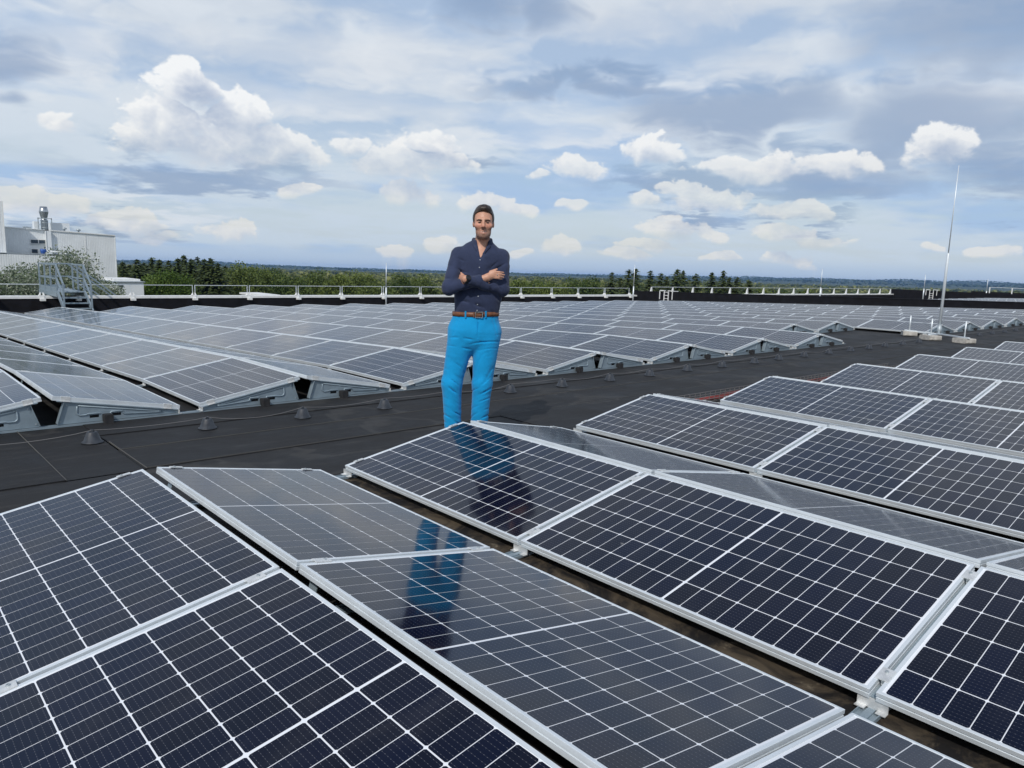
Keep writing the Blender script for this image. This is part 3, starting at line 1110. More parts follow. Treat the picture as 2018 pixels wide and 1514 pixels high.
def rail_post(x, y, parent, skip=()):
    mb = MB()
    mb.box(x - 0.085, x + 0.085, y - 0.20, y - 0.02, PARZ - 0.17, PARZ - 0.085)
    mb.box(x - 0.075, x + 0.075, y - 0.02, y + 0.2, PARZ + 0.012, PARZ + 0.03)
    mb.box(x - 0.07, x + 0.07, y - 0.05, y - 0.035, PARZ - 0.09, PARZ + 0.03)
    p = mb.build('post_foot', M['white'], parent)
    for d in (-0.045, 0.045):
        MB().poly([(x + d * 1.5 - 0.028, y - 0.02, PARZ + 0.03), (x + d * 1.5 + 0.028, y - 0.02, PARZ + 0.03), (x + d + 0.014, y + 0.02, PARZ + 0.14), (x + d - 0.014, y + 0.02, PARZ + 0.14),
                   (x + d * 1.5 - 0.028, y + 0.1, PARZ + 0.03), (x + d * 1.5 + 0.028, y + 0.1, PARZ + 0.03), (x + d + 0.014, y + 0.05, PARZ + 0.14), (x + d - 0.014, y + 0.05, PARZ + 0.14)],
                  [(0, 1, 2, 3), (7, 6, 5, 4), (0, 4, 5, 1), (1, 5, 6, 2), (2, 6, 7, 3), (3, 7, 4, 0)]).build('shoe', M['white'], p)


for x in post_x:
    rail_post(x, par_y(x), rail)
for a, b_ in zip(post_x[:-1], post_x[1:]):
    if a in (4.55, 3.1):
        continue
    ya, yb = par_y(a) + 0.035, par_y(b_) + 0.035
    p0, p1 = (a + 0.05, ya, PARZ + 0.05), (b_ - 0.05, yb, PARZ + 0.05)
    mb = MB()
    q0, q1 = (a + 0.05, ya, PARZ + RH), (b_ - 0.05, yb, PARZ + RH)
    mb.bar(p0, (q0[0], q0[1], q0[2] + 0.014), 0.024)
    mb.bar(p1, (q1[0], q1[1], q1[2] + 0.012), 0.024)
    mb.bar((q0[0] + 0.014, q0[1], q0[2]), (q1[0] - 0.014, q1[1], q1[2]), 0.024)
    mb.build('rail_bay', M['alu'], rail)
MB().bar((3.15, par_y(3.1) + 0.035, PARZ + RH), (4.5, par_y(4.5) + 0.035, PARZ + RH), 0.028).build('rail_bay', M['alu'], rail)

# steel crossover stair
st = empty('crossover_stair', (4.85, 26.0, roofz(26.0)), label='grey galvanised steel crossover stair with handrails climbing over the parapet', cat='stair')
rz_ = roofz(26.0)
PZ = -0.06 - rz_               # platform height above the roof
SW = 0.88
STZ = M['zinc']
run = 1.05
for x in (0.0, SW):
    MB().bar((x, 0.0, 0.02), (x, run, PZ), 0.05, 0.17).build('stringer', STZ, st)
for i in range(3):
    f = (i + 0.75) / 3.75
    MB().box(0.03, SW - 0.03, run * f - 0.11, run * f + 0.11, PZ * f - 0.015, PZ * f + 0.025).build('tread', STZ, st)
PL = 3.1
pf = MB()
pf.box(-0.02, SW + 0.02, run, run + PL, PZ, PZ + 0.03)
pf.box(-0.04, 0.0, run, run + PL, PZ - 0.16, PZ - 0.001)
pf.box(SW, SW + 0.04, run, run + PL, PZ - 0.16, PZ - 0.001)
pf.build('platform', STZ, st)
MB().box(0.0, 0.012, run + 0.1, run + PL, PZ + 0.032, PZ + 0.17).box(0.0, SW, run + PL - 0.012, run + PL, PZ + 0.032, PZ + 0.17).build('toe_board', STZ, st)
for x in (0.0, SW):
    hz_ = PZ + 1.0
    n_post = 4 if x == 0 else 2
    ylist = [run + 0.05, run + 0.05 + (PL - 0.1) / 3, run + 0.05 + 2 * (PL - 0.1) / 3, run + PL - 0.05]
    if x > 0:
        ylist = [run + 0.05, run + 0.95, run + 1.75]
    for y in ylist:
        MB().bar((x, y, PZ + 0.03), (x, y, hz_), 0.06, 0.05).build('rail_post', STZ, st)
    mb = MB()
    mb.bar((x, ylist[0], hz_), (x, ylist[-1], hz_), 0.055)
    mb.build('hand_rail', STZ, st)
    MB().bar((x, ylist[0], PZ + 0.5), (x, ylist[-1], PZ + 0.5), 0.045).build('knee_rail', STZ, st)
    for off, nm in ((1.0, 'hand_rail'), (0.5, 'knee_rail')):
        MB().bar((x, 0.12, 0.10 + off * 0.92), (x, run + 0.05, PZ + off), 0.05).build(nm, STZ, st)
    MB().bar((x, 0.10, 0.08), (x, 0.12, 1.05), 0.06, 0.05).build('rail_post', STZ, st)
for off, nm in ((1.0, 'hand_rail'), (0.5, 'knee_rail')):
    MB().bar((0, run + PL - 0.05, PZ + off), (SW + 0.3, run + PL - 0.05, PZ + off), 0.05).build(nm, STZ, st)
    # flight that goes down outside the parapet, towards the right
    for yy in (run + PL - 0.1, run + 2.0):
        MB().bar((SW + 0.1, yy, PZ + off), (SW + 2.2, yy, PZ + off - 1.75), 0.05).build(nm, STZ, st)
for yy in (run + PL - 0.1, run + 2.0):
    MB().bar((SW + 0.02, yy, PZ), (SW + 2.3, yy, PZ - 1.85), 0.05, 0.17).build('stringer', STZ, st)
for i in range(6):
    MB().box(SW + 0.15 + i * 0.33, SW + 0.38 + i * 0.33, run + 2.03, run + PL - 0.13, PZ - 0.24 - i * 0.27, PZ - 0.20 - i * 0.27).build('tread', STZ, st)

# ================================================================== fire wall across the roof, ladders, roof beyond
fw = empty('fire_wall', (X_WALL, 0, 0), label='tall black fire wall running across the roof at the right', cat='wall')
wt_ = lambda y: -0.018 + (27.0 - y) * 0.0226
mb = MB()
ya, yb = par_y(X_WALL) + 0.3, -16.0
for d0 in (0.0,):
    pts = [(0, ya, roofz(ya) - 0.1), (0, yb, -0.1), (0, yb, wt_(yb) + 0.0), (0, ya, wt_(ya)), (0.35, ya, roofz(ya) - 0.1), (0.35, yb, -0.1), (0.35, yb, wt_(yb)), (0.35, ya, wt_(ya))]
    mb.poly(pts, [(0, 3, 2, 1), (4, 5, 6, 7), (3, 7, 6, 2), (0, 4, 7, 3), (1, 2, 6, 5)])
fix_normals(mb.build('wall_face', M['felt'], fw).data)
mb = MB()
mb.poly([(-0.02, ya, wt_(ya) + 0.003), (-0.02, yb, wt_(yb) + 0.003), (0.37, yb, wt_(yb) + 0.003), (0.37, ya, wt_(ya) + 0.003),
         (-0.02, ya, wt_(ya) + 0.03), (-0.02, yb, wt_(yb) + 0.03), (0.37, yb, wt_(yb) + 0.03), (0.37, ya, wt_(ya) + 0.03)],
        [(3, 2, 1, 0), (4, 5, 6, 7), (0, 1, 5, 4), (1, 2, 6, 5), (2, 3, 7, 6), (3, 0, 4, 7)])
fix_normals(mb.build('coping', M['felt'], fw).data)


def ladder(x, y, zb, zt, label, sc=1.0):
    root = empty('wall_ladder', (x, y, zb), label=label, cat='ladder')
    h = zt - zb
    for d in (-0.16, 0.16):
        MB().box(-0.09, -0.04, d - 0.025, d + 0.025, 0.0, h + 0.12).build('stile', M['white'], root)
    for i in range(4):
        MB().box(-0.08, -0.05, -0.135, 0.135, 0.12 + i * 0.2, 0.155 + i * 0.2).build('rung', M['white'], root)
    for d in (-0.48, 0.48):
        mb = MB()
        mb.bar((-0.10, d, h - 0.45), (-0.10, d, h + 0.10), 0.045)
        mb.bar((-0.10, d, h + 0.10), (-0.10, d - math.copysign(0.35, d), h + 0.10), 0.045)
        mb.bar((-0.10, d, h + 0.08), (0.5, d, h + 0.08), 0.045)
        mb.build('grab_rail', M['white'], root)
    return root


ladder(X_WALL, 24.45, roofz(24.45), wt_(24.45), 'white ladder with grab rails fixed to the near black fire wall')

# far compartment: parapet with guard rail, second wall, distant ladder
X2 = 77.0
far_par = empty('parapet', (0, 0, 0), label='far black parapet with thin white coping, right of the fire wall', cat='parapet')
fy = lambda x: par_y(38) - 0.03 * (x - 38)
FZ = -0.22
mb = MB()
mb.poly([(38.35, fy(38.35), -1.0), (X2, fy(X2), -1.0), (X2, fy(X2), FZ), (38.35, fy(38.35), FZ)], [(0, 1, 2, 3)])
mb.poly([(38.35, fy(38.35) + .3, -16.5), (X2, fy(X2) + .3, -16.5), (X2, fy(X2) + .3, FZ), (38.35, fy(38.35) + .3, FZ)], [(3, 2, 1, 0)])
mb.build('wall', M['felt'], far_par)
mb = MB()
mb.poly([(38.36, fy(38.36) - .03, FZ - .07), (X2, fy(X2) - .03, FZ - .07), (X2, fy(X2) - .03, FZ + .01), (38.36, fy(38.36) - .03, FZ + .01),
         (38.36, fy(38.36) + .34, FZ - .07), (X2, fy(X2) + .34, FZ - .07), (X2, fy(X2) + .34, FZ + .02), (38.36, fy(38.36) + .34, FZ + .02)],
        [(0, 1, 2, 3), (7, 6, 5, 4), (3, 2, 6, 7), (0, 3, 7, 4), (1, 5, 6, 2)])
fix_normals(mb.build('coping', M['white'], far_par).data)
far_rail = empty('guard_rail', (0, 0, 0), label='distant white guard rail on the far parapet behind the fire wall', cat='guard rail')
x = 39.5
prev = None
while x < X2 - 0.5:
    y = fy(x)
    mb = MB()
    mb.box(x - 0.09, x + 0.09, y - 0.05, y + 0.2, FZ + 0.02, FZ + 0.06)
    mb.poly([(x - 0.10, y, FZ + 0.06), (x + 0.10, y, FZ + 0.06), (x + 0.045, y, FZ + 0.5), (x - 0.045, y, FZ + 0.5), (x - 0.10, y + 0.1, FZ + 0.06), (x + 0.10, y + 0.1, FZ + 0.06), (x + 0.045, y + 0.05, FZ + 0.5), (x - 0.045, y + 0.05, FZ + 0.5)],
            [(0, 1, 2, 3), (7, 6, 5, 4), (0, 4, 5, 1), (1, 5, 6, 2), (2, 6, 7, 3), (3, 7, 4, 0)])
    mb.build('post', M['white'], far_rail)
    if prev:
        MB().bar((prev[0] + 0.05, prev[1] + 0.03, FZ + 0.5), (x - 0.05, y + 0.03, FZ + 0.5), 0.03).build('top_rail', M['alu'], far_rail)
    prev = (x, y)
    x += 2.3
fw2 = empty('fire_wall', (X2, 0, 0), label='second black fire wall far off at the right edge', cat='wall')
mb = MB().box(0, 0.35, -8, fy(X2) + 0.3, -1.2, 0.26)
mb.build('wall_face', M['felt'], fw2)
r2 = empty('guard_rail', (X2 + 24, 0, 0), label='faint white guard rail behind the second fire wall at right', cat='guard rail')
for i in range(16):
    y = 24.0 - i * 2.3
    MB().bar((0, y, -0.6), (0, y, 0.62), 0.10).build('post', M['white'], r2)
    if i:
        MB().bar((0, y + 0.05, 0.6), (0, y + 2.25, 0.6), 0.05).build('top_rail', M['alu'], r2)
MB().box(X2 + 24.2, X2 + 24.6, -16, 26, -1.5, 0.05).build('parapet', M['felt'], label='outermost black parapet at the far right end of the roof', cat='parapet')
l2 = ladder(X2, 22.2, -0.75, 0.26, 'distant white ladder on the second fire wall beside a thin rod')


def thin_rod(px, D, z0, z1, label, r=0.014):
    a, _ = azel(px, 560)
    x, y = CAM.x + D * math.sin(a), CAM.y + D * math.cos(a)
    root = empty('lightning_rod', (x, y, z0), label=label, cat='lightning rod', group='thin lightning rods')
    MB().tube([(0, 0, 0.04), (0, 0, (z1 - z0) * 0.45)], r * 1.5, 6).build('lower_tube', M['alu'], root, True)
    MB().tube([(0, 0, (z1 - z0) * 0.45), (0, 0, z1 - z0)], [r, r * 0.6], 6).build('tip', M['alu'], root, True)
    MB().lathe([(0.16, 0), (0.16, 0.05), (0.05, 0.07), (0.0, 0.07)], n=12).build('foot', M['concrete'], root)


thin_rod(761, 36.4, roofz(26.4), 1.35, 'thin lightning rod in front of the parapet, left of the man', 0.024)
thin_rod(1249, 47.5, roofz(25.5), 1.70, 'thin lightning rod at the left end of the black fire wall', 0.028)
thin_rod(1618, 62.0, -0.70, 1.9, 'thin lightning rod behind the fire wall, among its guard rail posts', 0.032)
thin_rod(1822, 80.0, -0.6, 1.75, 'thin lightning rod standing beside the distant white ladder', 0.036)
thin_rod(1946, 88.0, -0.6, 1.55, 'thin lightning rod nearest the right edge, beyond second fire wall', 0.036)

# ================================================================== white industrial building
BY = 85.0
M['clad'], t, b = material('white_cladding', (0.72, 0.75, 0.75), 0.5)
c = t.n('ShaderNodeTexCoord').outputs['Object']
grain(t, b, (0.74, 0.77, 0.78), 0.05, 0.8, 5)
M['glass'], t, b = material('dark_window_glass', (0.05, 0.07, 0.09), 0.06, ior=1.5)
M['blue'], t, b = material('blue_motor_paint', (0.02, 0.09, 0.35), 0.4)
M['galv'], t, b = material('stack_metal', (0.45, 0.48, 0.50), 0.3, 0.85)


def clad_wall(bd, x0, x1, y, z0, za, zb, step=0.25, name='cladding'):
    """profiled sheet: ribs of real depth along x; top slopes from za to zb"""
    xs_ = np.arange(x0, x1, step)
    p, f = [], []
    for i, x in enumerate(xs_):
        xe = min(x + step, x1)
        for (q, d) in ((x, 0.0), (x + step * 0.6, 0.0), (x + step * 0.68, 0.012), (min(xe - 0.01, x + step * 0.92), 0.012)):
            zt = za + (zb - za) * (q - x0) / (x1 - x0)
            p += [(q, y + d, z0), (q, y + d, zt)]
    p += [(x1, y, z0), (x1, y, zb)]
    n_ = len(p) // 2
    f = [(2 * i, 2 * i + 2, 2 * i + 3, 2 * i + 1) for i in range(n_ - 1)]
    return MB().poly(p, f).build(name, M['clad'], bd)


bd = empty('factory_building', (16, BY, -16.5), label='large white clad industrial building with steel flue at the left edge', cat='building')
bd.location = (0, 0, 0)
clad_wall(bd, 15.75, 21.75, BY, -17, 3.46, 3.24, 0.16)
clad_wall(bd, 11.55, 15.35, BY + 0.6, -17, 3.62, 3.46, 0.16)
MB().box(15.35, 15.75, BY - 0.35, BY + 1.2, -17, 3.44).build('pilaster', M['clad'], bd)
clad_wall(bd, 2.0, 11.55, BY - 1.8, -17, 6.4, 6.0, 0.2, 'wing_cladding')
MB().box(11.53, 11.60, BY - 1.84, BY + 0.7, -17, 6.0).build('corner_trim', M['white'], bd)
MB().box(2.0, 17.0, BY - 3.4, BY - 3.38, -17, 1.02).build('lower_wall', M['clad'], bd)
clad_wall(bd, 2.0, 17.0, BY - 3.5, -17, 1.10, 0.95, 0.2, 'lower_cladding')
MB().box(2.0, 17.05, BY - 3.55, BY - 0.05, 1.10, 1.14).build('lower_roof', M['steel'], bd)
MB().box(21.72, 21.80, BY - 0.05, BY + 30, -17, 3.26).build('side_wall', M['clad'], bd)
MB().poly([(11.6, BY + 0.7, 3.66), (15.75, BY + 0.3, 3.50), (21.8, BY, 3.28), (21.8, BY + 30, 3.28), (2, BY + 30, 3.66)], [(0, 1, 2, 3, 4)]).build('roof', M['steel'], bd)
MB().bar((15.7, BY - 0.04, 3.50), (21.8, BY - 0.04, 3.28), 0.12, 0.10).bar((11.6, BY + 0.55, 3.66), (15.4, BY + 0.55, 3.50), 0.12, 0.10).build('roof_trim', M['white'], bd)
MB().box(18.9, 18.96, BY - 0.03, BY + 0.02, -17, 3.3).box(18.9, 20.0, BY - 0.03, BY + 0.02, 0.72, 0.78).box(19.95, 20.0, BY - 0.03, BY + 0.02, -17, 0.72).build('panel_joint', M['white'], bd)
for x0, x1 in ((14.10, 14.72), (14.80, 15.40)):
    wn = MB().box(x0 - 0.04, x1 + 0.04, BY + 0.52, BY + 0.56, 2.10, 2.56).build('window', M['white'], bd)
    MB().box(x0, x1, BY + 0.50, BY + 0.515, 2.15, 2.50).build('pane', M['glass'], wn)
    MB().box(x0 - 0.06, x1 + 0.06, BY + 0.44, BY + 0.56, 2.06, 2.095).build('sill', M['steel'], wn)
wn = MB().box(14.06, 14.70, BY + 0.52, BY + 0.56, 1.16, 1.62).build('window', M['white'], bd)
MB().box(14.12, 14.64, BY + 0.50, BY + 0.515, 1.18, 1.56).build('pane', M['glass'], wn)
fl = MB().lathe([(0.33, 0.0), (0.33, 1.15), (0.36, 1.16), (0.36, 1.22), (0.32, 1.24), (0.27, 1.35), (0.27, 1.36), (0.43, 2.05), (0.43, 2.10), (0.33, 2.60), (0.0, 2.60)], (15.55, BY + 1.4, 3.3), 24).build('flue', M['galv'], bd, True)
for z in (3.75, 4.25):
    MB().lathe([(0.345, 0), (0.345, 0.06)], (15.55, BY + 1.4, z), 24).build('band', M['steel'], fl, True)
MB().box(14.9, 14.98, BY + 1.0, BY + 1.08, 3.4, 4.75).box(16.1, 16.18, BY + 1.0, BY + 1.08, 3.4, 4.75).box(14.9, 16.18, BY + 1.0, BY + 1.08, 4.66, 4.74).build('flue_frame', M['steel'], bd)
MB().box(16.25, 17.95, BY + 2, BY + 4, 3.3, 4.35).build('plant_room', M['clad'], bd)
MB().box(14.75, 15.2, BY + 2, BY + 3, 3.3, 4.40).build('plant_room', M['clad'], bd)
for x, z in ((17.2, 3.5), (18.5, 3.42)):
    MB().lathe([(0.08, 0), (0.08, 0.28), (0.22, 0.30), (0.22, 0.42), (0.06, 0.5), (0.0, 0.5)], (x, BY + 0.8, z - 0.1), 12).build('roof_vent', M['steel'], bd, True)
MB().box(13.7, 14.4, BY + 1.5, BY + 2.0, 3.62, 3.80).build('roof_vent', M['steel'], bd)
MB().box(15.30, 15.36, BY - 0.37, BY - 0.36, 1.2, 3.44).build('down_pipe', M['steel'], bd)
fan = MB().tube([(14.5, BY - 1.6, 1.42), (14.95, BY - 1.6, 1.42)], 0.20, 14).box(14.55, 14.85, BY - 1.75, BY - 1.45, 1.14, 1.4).build('fan_motor', M['blue'], bd, True)
MB().tube([(14.95, BY - 1.6, 1.40), (15.3, BY - 1.6, 1.35), (16.3, BY - 1.6, 1.36), (16.62, BY - 1.6, 1.36), (16.7, BY - 1.6, 1.25), (16.7, BY - 1.6, 0.6)], 0.09, 10).build('duct', M['white'], bd, True)
bal = MB()
for x in np.arange(15.9, 17.5, 0.2):
    bal.bar((x, BY - 0.6, 1.14), (x, BY - 0.6, 1.56), 0.03)
bal.bar((15.9, BY - 0.6, 1.55), (17.45, BY - 0.6, 1.55), 0.035)
bal.bar((15.9, BY - 0.6, 1.35), (17.45, BY - 0.6, 1.35), 0.03)
bal.box(15.9, 17.5, BY - 0.65, BY, 1.08, 1.14)
bal.build('balcony', M['steel'], bd)

sh = empty('white_shed', (0, 0, 0), label='small white flat-roofed unit between the white building and green tree', cat='shed')
MB().box(15.15, 17.25, 60, 66, -16.5, -0.82).build('wall', M['clad'], sh)
MB().box(15.05, 17.35, 59.9, 66.1, -0.82, -0.76).build('roof', M['steel'], sh)
MB().box(15.35, 17.3, 61, 65, -0.76, -0.60).build('roof_unit', M['white'], sh)
MB().box(15.3, 15.75, 59.98, 59.995, -1.2, -1.0).build('window', M['glass'], sh)
lo = empty('low_shed', (0, 0, 0), label='pale flat shed roof low among the trees beyond the rail', cat='shed')
a0, a1 = azel(510, 580)[0], azel(548, 580)[0]
D = 95.0
xa, ya_ = CAM.x + D * math.sin(a0), CAM.y + D * math.cos(a0)
xb, yb_ = CAM.x + D * math.sin(a1), CAM.y + D * math.cos(a1)
MB().box(xa, xb, min(ya_, yb_), min(ya_, yb_) + 6, -17, -3.15).build('wall', M['clad'], lo)
MB().box(xa - 0.2, xb + 0.2, min(ya_, yb_) - 0.2, min(ya_, yb_) + 6.2, -3.15, -2.95).build('roof', M['white'], lo)

# ================================================================== the man
PH = Vector((2.60, 0.36, 0.003))          # where he stands
PROT = -0.700                              # turned towards the camera


def sd_cone(p, a, b, r1, r2, sq=(1, 1, 1)):
    """tapered capsule; sq squeezes space so limbs can be flatter in one direction"""
    s = np.array(sq, dtype=np.float32)
    p = p / s
    a = np.array(a, dtype=np.float32) / s
    b = np.array(b, dtype=np.float32) / s
    ba = b - a
    t_ = np.clip(((p - a) @ ba) / max(1e-9, ba @ ba), 0, 1)
    d = np.linalg.norm(p - a - t_[..., None] * ba, axis=-1)
    return (d - (r1 + (r2 - r1) * t_)) * float(s.min())


def sd_ell(p, c, r):
    c = np.array(c, dtype=np.float32)
    r = np.array(r, dtype=np.float32)
    q = (p - c) / r
    k = np.linalg.norm(q, axis=-1)
    return (k - 1) * float(r.min())


def smin(a, b, k):
    h_ = np.clip(0.5 + 0.5 * (b - a) / k, 0, 1)
    return b + (a - b) * h_ - k * h_ * (1 - h_)


def smax(a, b, k):
    return -smin(-a, -b, k)


def surface(fn, xs_, ys_, zs_):
    """naive surface nets over a rectilinear grid"""
    X, Y, Z = np.meshgrid(xs_, ys_, zs_, indexing='ij')
    V = fn(np.stack([X, Y, Z], -1).astype(np.float32)).astype(np.float32)
    ins = V < 0
    nx, ny, nz = V.shape
    cnt_ = np.zeros((nx - 1, ny - 1, nz - 1), np.float32)
    acc_ = np.zeros((nx - 1, ny - 1, nz - 1, 3), np.float32)
    ax = [xs_.astype(np.float32), ys_.astype(np.float32), zs_.astype(np.float32)]
    for d in range(3):
        sl0 = [slice(None)] * 3
        sl1 = [slice(None)] * 3
        sl0[d], sl1[d] = slice(0, -1), slice(1, None)
        a, b = V[tuple(sl0)], V[tuple(sl1)]
        cr = (a < 0) != (b < 0)
        t_ = np.where(cr, a / np.where(np.abs(a - b) < 1e-9, 1, a - b), 0)
        o1, o2 = [q for q in range(3) if q != d]
        for i in (0, 1):
            for j in (0, 1):
                s = [slice(None)] * 3
                s[d] = slice(None)
                s[o1] = slice(i, V.shape[o1] - 1 + i)
                s[o2] = slice(j, V.shape[o2] - 1 + j)
                c = cr[tuple(s)]
                tt = t_[tuple(s)]
                cnt_ += c
                shp = [1, 1, 1]
                shp[d] = -1
                lo = ax[d][:-1].reshape(shp)
                st_ = (ax[d][1:] - ax[d][:-1]).reshape(shp)
                acc_[..., d] += np.where(c, lo + st_ * tt, 0)
                for o, off in ((o1, i), (o2, j)):
                    shp = [1, 1, 1]
                    shp[o] = -1
                    acc_[..., o] += np.where(c, ax[o][off:len(ax[o]) - 1 + off].reshape(shp), 0)
    has = cnt_ > 0
    idx = np.full(cnt_.shape, -1, np.int64)
    idx[has] = np.arange(has.sum())
    verts = acc_[has] / cnt_[has][:, None]
    faces = []
    for d in range(3):
        sl0 = [slice(1, -1)] * 3
        sl1 = [slice(1, -1)] * 3
        sl0[d], sl1[d] = slice(0, -1), slice(1, None)
        a, b = ins[tuple(sl0)], ins[tuple(sl1)]
        o1, o2 = [(1, 2), (2, 0), (0, 1)][d]
        i_, j_, k_ = np.nonzero(a != b)
        flip = a[i_, j_, k_]
        base_ = np.stack([i_, j_, k_], 1)
        for o in (0, 1, 2):
            if o != d:
                base_[:, o] += 1
        q = []
        for du, dv in ((1, 1), (0, 1), (0, 0), (1, 0)):
            s = base_.copy()
            s[:, o1] -= du
            s[:, o2] -= dv
            q.append(idx[s[:, 0], s[:, 1], s[:, 2]])
        q = np.stack(q, 1)
        q = np.where(flip[:, None], q, q[:, ::-1])
        faces.append(q)
    faces = np.concatenate(faces)
    faces = faces[(faces >= 0).all(1)]
    return verts, faces


def net_obj(name, fn, bounds, step, mat, parent, zsteps=None, smooth_iter=2, color=None):
    (x0, x1), (y0, y1), (z0, z1) = bounds
    xs_ = np.arange(x0, x1 + step, step)
    ys_ = np.arange(y0, y1 + step, step)
    zs_ = zsteps if zsteps is not None else np.arange(z0, z1 + step, step)
    v_, f_ = surface(fn, xs_, ys_, zs_)
    # light smoothing
    e = np.concatenate([f_[:, [0, 1]], f_[:, [1, 2]], f_[:, [2, 3]], f_[:, [3, 0]]])
    for _ in range(smooth_iter):
        s = np.zeros_like(v_)
        c = np.zeros(len(v_), np.float32)
        for a, b in ((0, 1), (1, 0)):
            np.add.at(s, e[:, a], v_[e[:, b]])
            np.add.at(c, e[:, a], 1)
        v_ = v_ * 0.5 + 0.5 * s / np.maximum(c, 1)[:, None]
    me = bpy.data.meshes.new(name)
    me.from_pydata(v_.tolist(), [], f_.tolist())
    me.materials.append(mat)
    if color is not None:
        ca = me.color_attributes.new('tone', 'FLOAT_COLOR', 'POINT')
        cc = np.ones((len(v_), 4), np.float32)
        cc[:, :3] = color(v_)
        ca.data.foreach_set('color', cc.ravel())
    me.shade_smooth()
    fix_normals(me)
    return link(name, me, parent)


# --- joints, in metres; x to the viewer's right, y away from the viewer, z up
HX, HY = 0.030, -0.030                   # head centre
SH_A, SH_B = (-0.160, 0.015, 1.486), (0.180, 0.015, 1.480)      # viewer's left / right shoulder
EL_A, EL_B = (-0.226, -0.132, 1.225), (0.190, -0.055, 1.225)
WR_A, WR_B = (0.070, -0.168, 1.318), (-0.095, -0.215, 1.300)    # A passes under, B lies on top with the watch


def body_fn(p):
    # torso, neck and legs kept inside the clothes
    d = sd_cone(p, (0.0, 0.0, 1.00), (0.005, -0.005, 1.40), 0.125, 0.150, (1.0, 0.68, 1))
    d = smin(d, sd_cone(p, (-0.13, 0.0, 1.475), (0.15, 0.0, 1.472), 0.055, 0.055), 0.06)
    d = smin(d, sd_cone(p, (0.008, 0.012, 1.50), (HX - 0.002, -0.004, 1.64), 0.060, 0.056), 0.035)
    d = smin(d, sd_cone(p, (-0.09, 0, 0.95), (-0.19, 0.0, 0.48), 0.080, 0.048), 0.04)
    d = smin(d, sd_cone(p, (-0.19, 0, 0.48), (-0.180, 0.02, 0.09), 0.046, 0.034), 0.03)
    d = smin(d, sd_cone(p, (0.07, 0, 0.95), (0.05, 0.0, 0.48), 0.080, 0.048), 0.04)
    d = smin(d, sd_cone(p, (0.05, 0, 0.48), (0.03, 0.02, 0.09), 0.046, 0.034), 0.03)
    # arms
    for s_, e_, w_ in ((SH_A, EL_A, WR_A), (SH_B, EL_B, WR_B)):
        d = smin(d, sd_cone(p, s_, e_, 0.048, 0.036), 0.02)
        d = smin(d, sd_cone(p, e_, w_, 0.036, 0.026), 0.015)
    # hand A: resting on the other upper arm, fingers towards the viewer's right
    pa = (0.112, -0.158, 1.340)
    d = smin(d, sd_cone(p, WR_A, pa, 0.024, 0.026, (1, 0.75, 1.25)), 0.012)
    for (dz, ln, zz) in ((0.021, 0.070, 0.000), (0.006, 0.077, -0.002), (-0.009, 0.072, -0.004), (-0.022, 0.058, -0.004)):
        k0 = (pa[0] + 0.012, pa[1] - 0.006, pa[2] + dz)
        k1 = (pa[0] + 0.012 + ln * 0.55, pa[1] - 0.004, pa[2] + dz + zz)
        k2 = (pa[0] + 0.012 + ln, pa[1] + 0.024, pa[2] + dz + zz * 1.6 - 0.003)
        d = smin(d, np.minimum(sd_cone(p, k0, k1, 0.0095, 0.0085), sd_cone(p, k1, k2, 0.0085, 0.0068)), 0.004)
    d = smin(d, sd_cone(p, (pa[0] - 0.02, pa[1] + 0.0, pa[2] + 0.022), (pa[0] + 0.030, pa[1] + 0.010, pa[2] + 0.042), 0.0105, 0.008), 0.006)
    # hand B: tucked behind the other upper arm
    pb = (-0.128, -0.122, 1.300)
    d = smin(d, sd_cone(p, WR_B, pb, 0.024, 0.026, (1, 0.75, 1.2)), 0.012)
    for dz, ln in ((0.024, 0.060), (0.009, 0.068), (-0.007, 0.062), (-0.021, 0.050)):
        k0 = (pb[0] - 0.01, pb[1] + 0.01, pb[2] + dz)
        k1 = (pb[0] - 0.01 - ln * 0.25, pb[1] + 0.050, pb[2] + dz)
        k2 = (pb[0] - 0.01 - ln * 0.30, pb[1] + 0.050 + ln * 0.5, pb[2] + dz)
        d = smin(d, np.minimum(sd_cone(p, k0, k1, 0.009, 0.0085), sd_cone(p, k1, k2, 0.0085, 0.007)), 0.004)
    d = smin(d, sd_cone(p, (pb[0] + 0.02, pb[1] - 0.004, pb[2] + 0.02), (pb[0] - 0.008, pb[1] + 0.020, pb[2] + 0.045), 0.010, 0.008), 0.006)
    # head: symmetric about HX, slightly tilted
    q = p - np.array([HX, HY, 0], np.float32)
    q = q.copy()
    q[..., 0] = q[..., 0] + (q[..., 2] - 1.66) * 0.015
    h_ = sd_ell(q, (0, 0.012, 1.768), (0.0765, 0.098, 0.092))
    h_ = smin(h_, sd_ell(q, (0, -0.022, 1.715), (0.0635, 0.078, 0.090)), 0.03)
    h_ = smin(h_, sd_cone(q, (-0.020, -0.042, 1.650), (0.020, -0.042, 1.650), 0.033, 0.033), 0.035)
    h_ = smin(h_, sd_ell(q, (0, -0.078, 1.634), (0.030, 0.024, 0.024)), 0.028)
    m = np.stack([np.abs(q[..., 0]), q[..., 1], q[..., 2]], -1)
    h_ = smin(h_, sd_ell(m, (0.043, -0.070, 1.708), (0.027, 0.024, 0.022)), 0.02)          # cheeks
    h_ = smin(h_, sd_cone(m, (0.008, -0.098, 1.757), (0.046, -0.080, 1.756), 0.010, 0.009), 0.012)   # brow
    h_ = smax(h_, -sd_ell(m, (0.031, -0.110, 1.738), (0.019, 0.020, 0.012)), 0.012)        # eye hollows
    h_ = smin(h_, sd_ell(m, (0.031, -0.082, 1.737), (0.0135, 0.0135, 0.0105)), 0.004)      # lids
